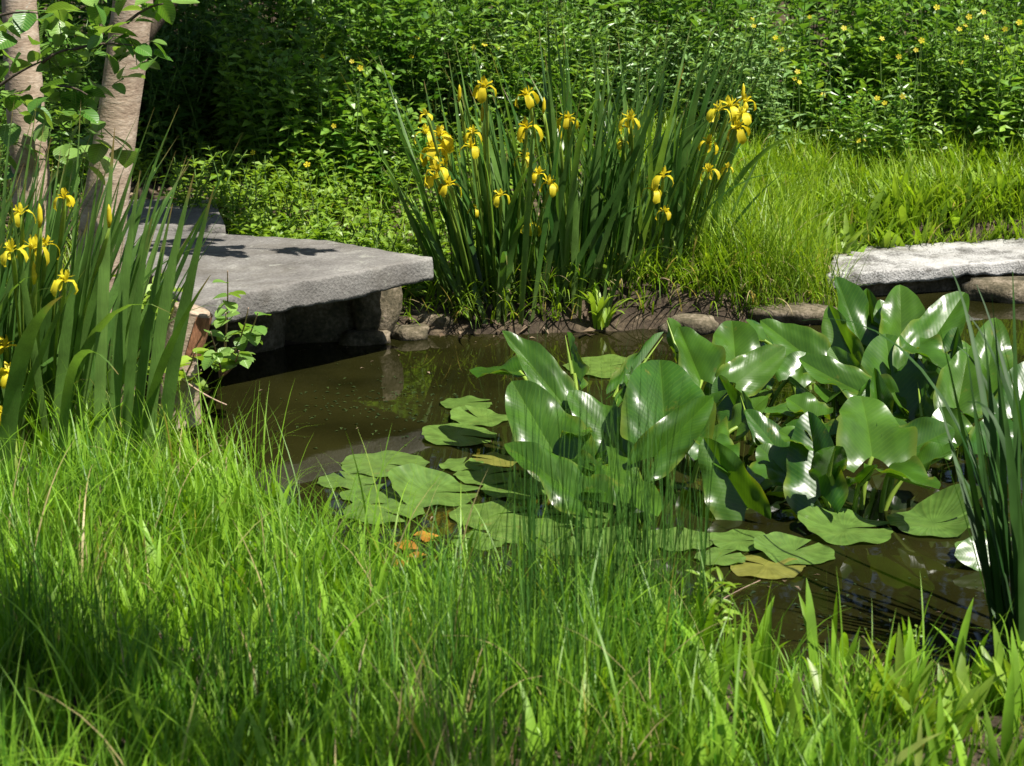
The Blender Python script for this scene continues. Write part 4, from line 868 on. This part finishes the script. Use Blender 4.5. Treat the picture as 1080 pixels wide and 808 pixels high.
def sapling(label, foot, stems, lsize, nl, mat=M_alder):
    t = thing('alder_sapling', label, 'sapling', foot, 'alder saplings beside the slab')
    sm, lm = MB(), MB()
    for (px, py, yy) in stems:
        tip = at_y(px, py, yy); P = bez(np.array(foot), np.array([foot[0] * .4 + tip[0] * .6, (foot[1] + tip[1]) / 2, (foot[2] + tip[2]) / 2 - .02]), tip, 10)
        tube(sm, P, np.linspace(.006, .0025, 10), 6)
        k = nl; tt = U(.35, 1, k); pos = np.stack([np.interp(tt * 9, np.arange(10), P[:, j]) for j in range(3)], -1)
        s, d, nn = frames(U(-np.pi, np.pi, k), U(-.5, .5, k), U(-.5, .5, k)); scatter(lm, RLv, RLf, pos, s, d, nn, lsize * U(.6, 1.15, k), tint=U(.3, .92, k), sx=.9, extra=RLx)
    sm.build('stem', M_twig, t); lm.build('foliage', mat, t)
f = at_z(232, 398, .05); sapling('leafy alder sapling standing before the dark gap under the slab', f, [(240, 286, 7.55), (262, 325, 7.5), (222, 350, 7.5), (252, 370, 7.4), (272, 330, 7.5), (238, 330, 7.5), (228, 372, 7.45)], .085, 9)
f = at_z(182, 408, .10); sapling('low pale leaved sapling at the foot of the cut stump', f, [(170, 365, 7.3), (205, 372, 7.2), (185, 385, 7.1), (212, 390, 7.15), (160, 385, 7.2)], .085, 6, M_weed)
f = at_z(150, 345, .40); sapling('bushy pale sapling on the slab edge behind the iris blades', f, [(150, 290, 7.9), (170, 285, 7.9), (185, 300, 7.8), (140, 310, 7.8), (165, 330, 7.7), (180, 320, 7.7), (130, 290, 8), (120, 330, 7.8)], .07, 10, M_weed)
def twig(label, a, m, b, r):
    mb = MB(); tube(mb, bez(np.array(a), np.array(m), np.array(b), 9), np.linspace(r, r * .5, 9), 6); tag(mb.build('dry_twig', M_twig), label, 'twig', 'dry twigs by the water')
twig('thin brown twig reaching over the dark water below the sapling', at_y(192, 400, 7.3), at_y(215, 418, 7.2), at_y(239, 427, 7.15), .005)
twig('dry bent stalk lying on the brown bank right of the central irises', at_z(700, 288, .22), at_z(716, 280, .3), at_z(722, 298, .22), .008)
twig('dry pale stalk standing in the bank soil right of the irises', at_z(692, 300, .18), at_z(697, 290, .3), at_z(706, 296, .26), .007)
twig('pale stick stretched across dark water near the small sapling sprout', at_y(738, 648, 5.9), at_y(765, 628, 5.9), at_y(802, 612, 5.9), .003)

# ------------------------------------------------------------------ grass
def in_slab(x, y):
    out = np.zeros(len(x), bool)
    for S in (slabA, slabB, slabC):
        P = np.array(S)[:, :2]; E = np.roll(P, -1, 0) - P
        cr = [E[k][0] * (y - P[k][1]) - E[k][1] * (x - P[k][0]) for k in range(4)]
        cr = np.array(cr); out |= (cr > -.02).all(0) | (cr < .02).all(0)
    return out
def field(n, x0, x1, y0, y1, dmin=.02, dens=None):
    x, y = U(x0, x1, n), U(y0, y1, n); k = (pond_sd(x, y) > dmin) & ~in_slab(x, y)
    if dens is not None: k &= rng.random(n) < dens(x, y)
    x, y = x[k], y[k]; return np.stack([x, y, ground_z(x, y) - .01], -1)
near = MB()
def wav(x, y, f, p): return np.sin(x * f + p + 1.7 * np.sin(y * f * .6 + p)) * np.sin(y * f * .8 + 2 * p + 1.3 * np.sin(x * f * .7))
b = field(58000, -2.6, 2.6, 3.4, 8.0, dens=lambda x, y: (np.abs(x) < .29 * y + .5) * np.where(x > .55, .85, 1.0) * (.55 + .45 * (wav(x, y, 5, .4) > -.3)) * np.clip(.35 + .65 * pond_sd(x, y) / .35, 0, 1)); n = len(b)
d = pond_sd(b[:, 0], b[:, 1]); cl_ = wav(b[:, 0], b[:, 1], 7, .9)
low = np.where(b[:, 0] > .5, .60, 1.0) * (1 - .42 * sstep(6.0, 6.6, b[:, 1]) * (b[:, 0] < -.9))
L = U(.10, .38, n) * (1 + .30 * cl_) * low * (.45 + .55 * sstep(0, .55, d))
blades(near, b, 2.0 * cl_ + rng.normal(size=n) * 1.3, L, U(.003, .0085, n), U(0, .28, n), U(.1, 1.25, n), 5, twist=U(-.7, .7, n), tint=np.clip(rng.beta(1.7, 1.7, n) + .22 * wav(b[:, 0], b[:, 1], 3.1, 2.2), 0, 1))
k = rng.random(n) < .05; bb = b[k]; m = len(bb)       # long arching blades
blades(near, bb, U(-np.pi, np.pi, m), U(.34, .62, m) * np.where(bb[:, 0] > .5, .7, 1.0), U(.004, .009, m), U(0, .3, m), U(.5, 2.3, m), 8, twist=U(-.5, .5, m), tint=U(.3, 1, m))
k = (rng.random(n) < np.where(b[:, 0] < -.8, .30, .14)) & (d < .5) & (b[:, 0] < .6); bb = b[k]; m = len(bb)   # airy tall blades at the water's edge
blades(near, bb, U(-np.pi, np.pi, m), U(.22, .55, m), U(.003, .006, m), U(0, .25, m), U(.3, 1.7, m), 7, twist=U(-.5, .5, m), tint=U(.4, 1, m))
k = rng.random(n) < .10; bb = b[k]; m = len(bb)       # broader leaves in the sward
blades(near, bb, U(-np.pi, np.pi, m), U(.12, .30, m), U(.016, .032, m), U(0, .4, m), U(.1, 1.0, m), 6, twist=U(-.6, .6, m), keel=.2, tint=U(.55, .95, m), prof='lance')
tag(near.build('grass', M_grass), 'bright green long grass covering the near bank', 'grass', kind='stuff')
far = MB()
b = field(42000, .2, 5.2, 10.1, 13.7, dmin=.10, dens=lambda x, y: np.clip((x - .55) * 2, 0.1, 1) * np.where(y > 12.9, .6, 1)); n = len(b)
d = pond_sd(b[:, 0], b[:, 1])
blades(far, b, U(-np.pi, np.pi, n), U(.16, .42, n) * (.7 + .3 * sstep(0, .5, d)), U(.006, .013, n), U(0, .35, n), U(.2, 1.7, n), 5, twist=U(-.6, .6, n), tint=rng.beta(2, 1.6, n))
q = field(9000, 1.5, 5.2, 11.3, 12.6, dmin=.05); m = len(q)
blades(far, q, -np.pi / 2 + U(-1.6, 1.6, m), U(.12, .34, m), U(.006, .016, m), U(.1, .6, m), U(.3, 1.7, m), 6, tint=rng.beta(2, 1.6, m))
k = rng.random(n) < .16; bb = b[k]; m = len(bb)
blades(far, bb, U(-np.pi, np.pi, m), U(.14, .34, m), U(.022, .045, m), U(0, .5, m), U(.2, 1.3, m), 5, twist=U(-.5, .5, m), keel=.2, tint=U(.45, .95, m), prof='lance')
k = (d < .5) & (rng.random(n) < .25); bb = b[k]; m = len(bb)   # hanging over the bank
blades(far, bb, -np.pi / 2 + U(-.9, .9, m), U(.2, .42, m), U(.004, .009, m), U(.3, .8, m), U(.8, 2.0, m), 7, tint=np.where(rng.random(m) < .3, .99, U(.2, .9, m)))
b = field(5000, -3.5, .4, 10.3, 13.4, dmin=.1, dens=lambda x, y: .55 * (np.sin(x * 3.1 + y * 2) > -.2) * ~((x > -1.3) & (x < -.7) & (y > 11.9))); n = len(b)
blades(far, b, U(-np.pi, np.pi, n), U(.12, .36, n), U(.006, .012, n), U(0, .4, n), U(.3, 1.6, n), 5, tint=rng.beta(2, 1.6, n))
b = field(5000, -3.4, -1.3, 7.0, 10.3, dmin=.02); n = len(b)
blades(far, b, U(-np.pi, np.pi, n), U(.12, .34, n), U(.006, .011, n), U(0, .4, n), U(.3, 1.6, n), 5, tint=rng.beta(2, 1.6, n))
n = 22000; x, y = U(-1.35, 2.2, n), U(9.8, 11.4, n); dd_ = pond_sd(x, y); k = (dd_ > .04) & (dd_ < .30) & (rng.random(n) < .30 + .25 * np.sin(x * 9) * np.sin(x * 3.7)) & ~in_slab(x, y)
q = np.stack([x, y, ground_z(x, y)], -1)[k]; m = len(q)
blades(far, q, -np.pi / 2 + U(-1.2, 1.2, m), U(.10, .36, m), U(.005, .014, m), U(.1, .9, m), U(.4, 2.2, m), 7, tint=np.where(rng.random(m) < .16, .99, U(0, .7, m)))
tag(far.build('bank_grass', M_grassfar), 'bright yellow green grass on the far bank above the pale slab', 'grass', kind='stuff')

# broad leaved weeds of the far bank
G5 = 'leafy weeds on the bright far bank'
for (px, py, n, lab) in [(868, 262, 70, 'bright leafy weed at the left end of the pale slab'), (925, 252, 70, 'bright leafy weed above the middle of the pale slab'), (985, 246, 60, 'bright leafy weed right of the middle of the pale slab'),
                         (1050, 240, 60, 'strap leaved weed at the right end of the pale slab'), (905, 205, 50, 'bright weed in the middle of the grassy bank'), (1010, 200, 50, 'bright weed high on the grassy bank at right')]:
    c = at_z(px, py, .2); t = thing('leafy_weed', lab, 'weed', (c[0], c[1], gz1(c[0], c[1])), G5)
    mb = MB(); b = disc(n, c[0], c[1] + .08, .26, .2); blades(mb, b, U(-np.pi, np.pi, n), U(.16, .40, n), U(.03, .06, n), U(.1, .6, n), U(.2, 1.2, n), 6, twist=U(-.5, .5, n), keel=.25, tint=U(.3, .92, n), prof='lance')
    mb.build('foliage', M_weed, t)
for (px, py, n, lab) in [(800, 305, 420, 'tall fine grass tuft right of the irises on the far bank'), (845, 300, 260, 'fine grass tuft left of the pale slab end')]:
    c = at_z(px, py, .2); t = thing('grass_tuft', lab, 'grass tuft', (c[0], c[1], gz1(c[0], c[1])), 'fine grass tufts on the far bank')
    mb = MB(); b = disc(n, c[0], c[1] + .25, .30, .22); blades(mb, b, U(-np.pi, np.pi, n), U(.3, .85, n), U(.003, .009, n), U(0, .35, n), U(.2, 1.7, n), 8, twist=U(-.8, .8, n), tint=rng.beta(1.5, 1.3, n)); mb.build('foliage', M_grassfar, t)

# rushes of the near bank: upright dark fine stems
G6 = 'rush tufts on the near bank'
for (px, py, rx, ry, n, l0, l1, lab) in [(612, 690, .24, .22, 170, .45, .98, 'tall dense rush tuft standing before the leftmost raised lily'), (695, 680, .16, .2, 120, .4, .9, 'tall rush tuft right of the tallest one, before the floating leaves'),
        (550, 800, .2, .16, 130, .35, .68, 'dark rush tuft at the bottom middle of the picture'), (450, 790, .16, .14, 80, .3, .58, 'shaded rush tuft at the bottom, left of the middle'), (285, 800, .16, .12, 80, .3, .62, 'shaded rush tuft at the bottom left'),
        (60, 760, .16, .12, 70, .35, .65, 'dark rush tuft in the bottom left corner'), (170, 800, .12, .1, 40, .2, .4, 'thin shaded rush tuft between the two bottom left ones'), (640, 806, .13, .1, 50, .25, .45, 'rush tuft at the bottom edge right of the middle')]:
    c = at_z(px, py, .12); t = thing('rush_tuft', lab, 'rush', (c[0], c[1], gz1(c[0], c[1])), G6)
    mb = MB(); b = disc(n, c[0], c[1], rx, ry); blades(mb, b, U(-np.pi, np.pi, n), U(l0, l1, n), U(.0032, .0055, n), U(0, .13, n), U(0, .35, n), 7, tint=rng.beta(1.5, 1.8, n), keel=.4); mb.build('foliage', M_rush, t)
# broad leaved plants at the bottom right
G7 = 'broad leaved weeds at the near right edge'
for (px, py, n, l, lab) in [(820, 800, 14, .26, 'broad leaved weed at the bottom edge, leftmost of its row'), (880, 790, 16, .24, 'broad leaved weed right beside the dark seed heads'), (945, 775, 18, .30, 'tallest broad leaved weed with one upright pale leaf'),
                            (1010, 785, 16, .26, 'broad leaved weed below the dark iris blades'), (1060, 770, 14, .24, 'broad leaved weed in the bottom right corner'), (905, 755, 14, .22, 'broad leaved weed closest to the water'), (980, 806, 14, .22, 'lowest broad leaved weed on the bottom edge')]:
    c = at_z(px, py, .12); t = thing('broad_leaved_weed', lab, 'weed', (c[0], c[1], gz1(c[0], c[1])), G7)
    mb = MB(); b = disc(n, c[0], c[1], .05, .05); blades(mb, b, U(-np.pi, np.pi, n), l * U(.55, 1.05, n), U(.028, .046, n), U(.05, .6, n), U(.1, .9, n), 8, twist=U(-.6, .6, n), keel=.22, tint=U(.3, .92, n), prof='lance'); mb.build('foliage', M_weed, t)
c = at_z(790, 785, .12); t = thing('sword_leaf_plant', 'pale sword leaved tuft at the near edge left of the open water', 'plant', (c[0], c[1], gz1(c[0], c[1])))
mb = MB(); n = 16; b = disc(n, c[0], c[1], .05, .05); blades(mb, b, U(-np.pi, np.pi, n), U(.2, .4, n), U(.012, .02, n), U(0, .25, n), U(0, .4, n), 7, twist=U(-.8, .8, n), keel=.2, tint=U(.5, .95, n), prof='iris'); mb.build('foliage', M_grass, t)
c = at_z(752, 690, .10); t = thing('leafy_sprout', 'young sprout with stacked pointed leaves beside the floating leaves', 'sprout', (c[0], c[1], gz1(c[0], c[1])))
sm, lm = MB(), MB(); herbs(sm, lm, disc(3, c[0], c[1], .03, .03), .24, 8, .085, sx=.26, tv=LLv * [3, 1, 1], tf=LLf, extra=LLx, lean=.15, t0=.3); sm.build('stem', M_stem, t); lm.build('foliage', M_weed, t)
c = at_z(966, 735, .02); t = thing('seeding_dock_stalk', 'thin upright green seed stalk over the open water at right', 'stalk', c)
sm = MB(); e = c + np.array([-.01, 0, .2]); tube(sm, bez(c - [0, 0, .1], (c + e) / 2, e, 6), .0022, 5); sm.build('stem', M_stem, t)
sm = MB(); k = 70; q = U(.3, 1, k); pos = c + (e - c) * q[:, None] + rng.normal(size=(k, 3)) * .006; scatter(sm, T5, F5, pos, *frames(U(-3, 3, k), U(-.2, 1, k), U(-1, 1, k)), .016, sx=.6); sm.build('seeds', M_weed, t)
for (px, py, h, lab) in [(873, 716, .34, 'dark round seed head standing highest against the open water'), (886, 783, .26, 'dark ragged seed head at the bottom edge, larger of the low pair'), (863, 775, .25, 'small dark seed head low between the broad leaved weeds')]:
    e = at_y(px, py, 4.55); f = np.array([e[0] + .01, e[1] + .03, gz1(e[0], e[1] + .03)])
    t = thing('seed_head_stalk', lab, 'seed head', f, 'dark seed heads at the near right edge')
    sm = MB(); tube(sm, bez(f, (f + e) / 2 + [.01, 0, 0], e, 6), .002, 5); sm.build('stem', M_twig, t)
    hd = MB(); k = 60; dv = nrm(rng.normal(size=(k, 3))); scatter(hd, T5, F5, e + dv * .006 * [1, 1, 1.6], np.cross(dv, nrm(rng.normal(size=(k, 3)))), dv, nrm(np.cross(dv, [0.2, .3, 1.])), .012, sx=.5); hd.build('seed_head', M_seed, t)
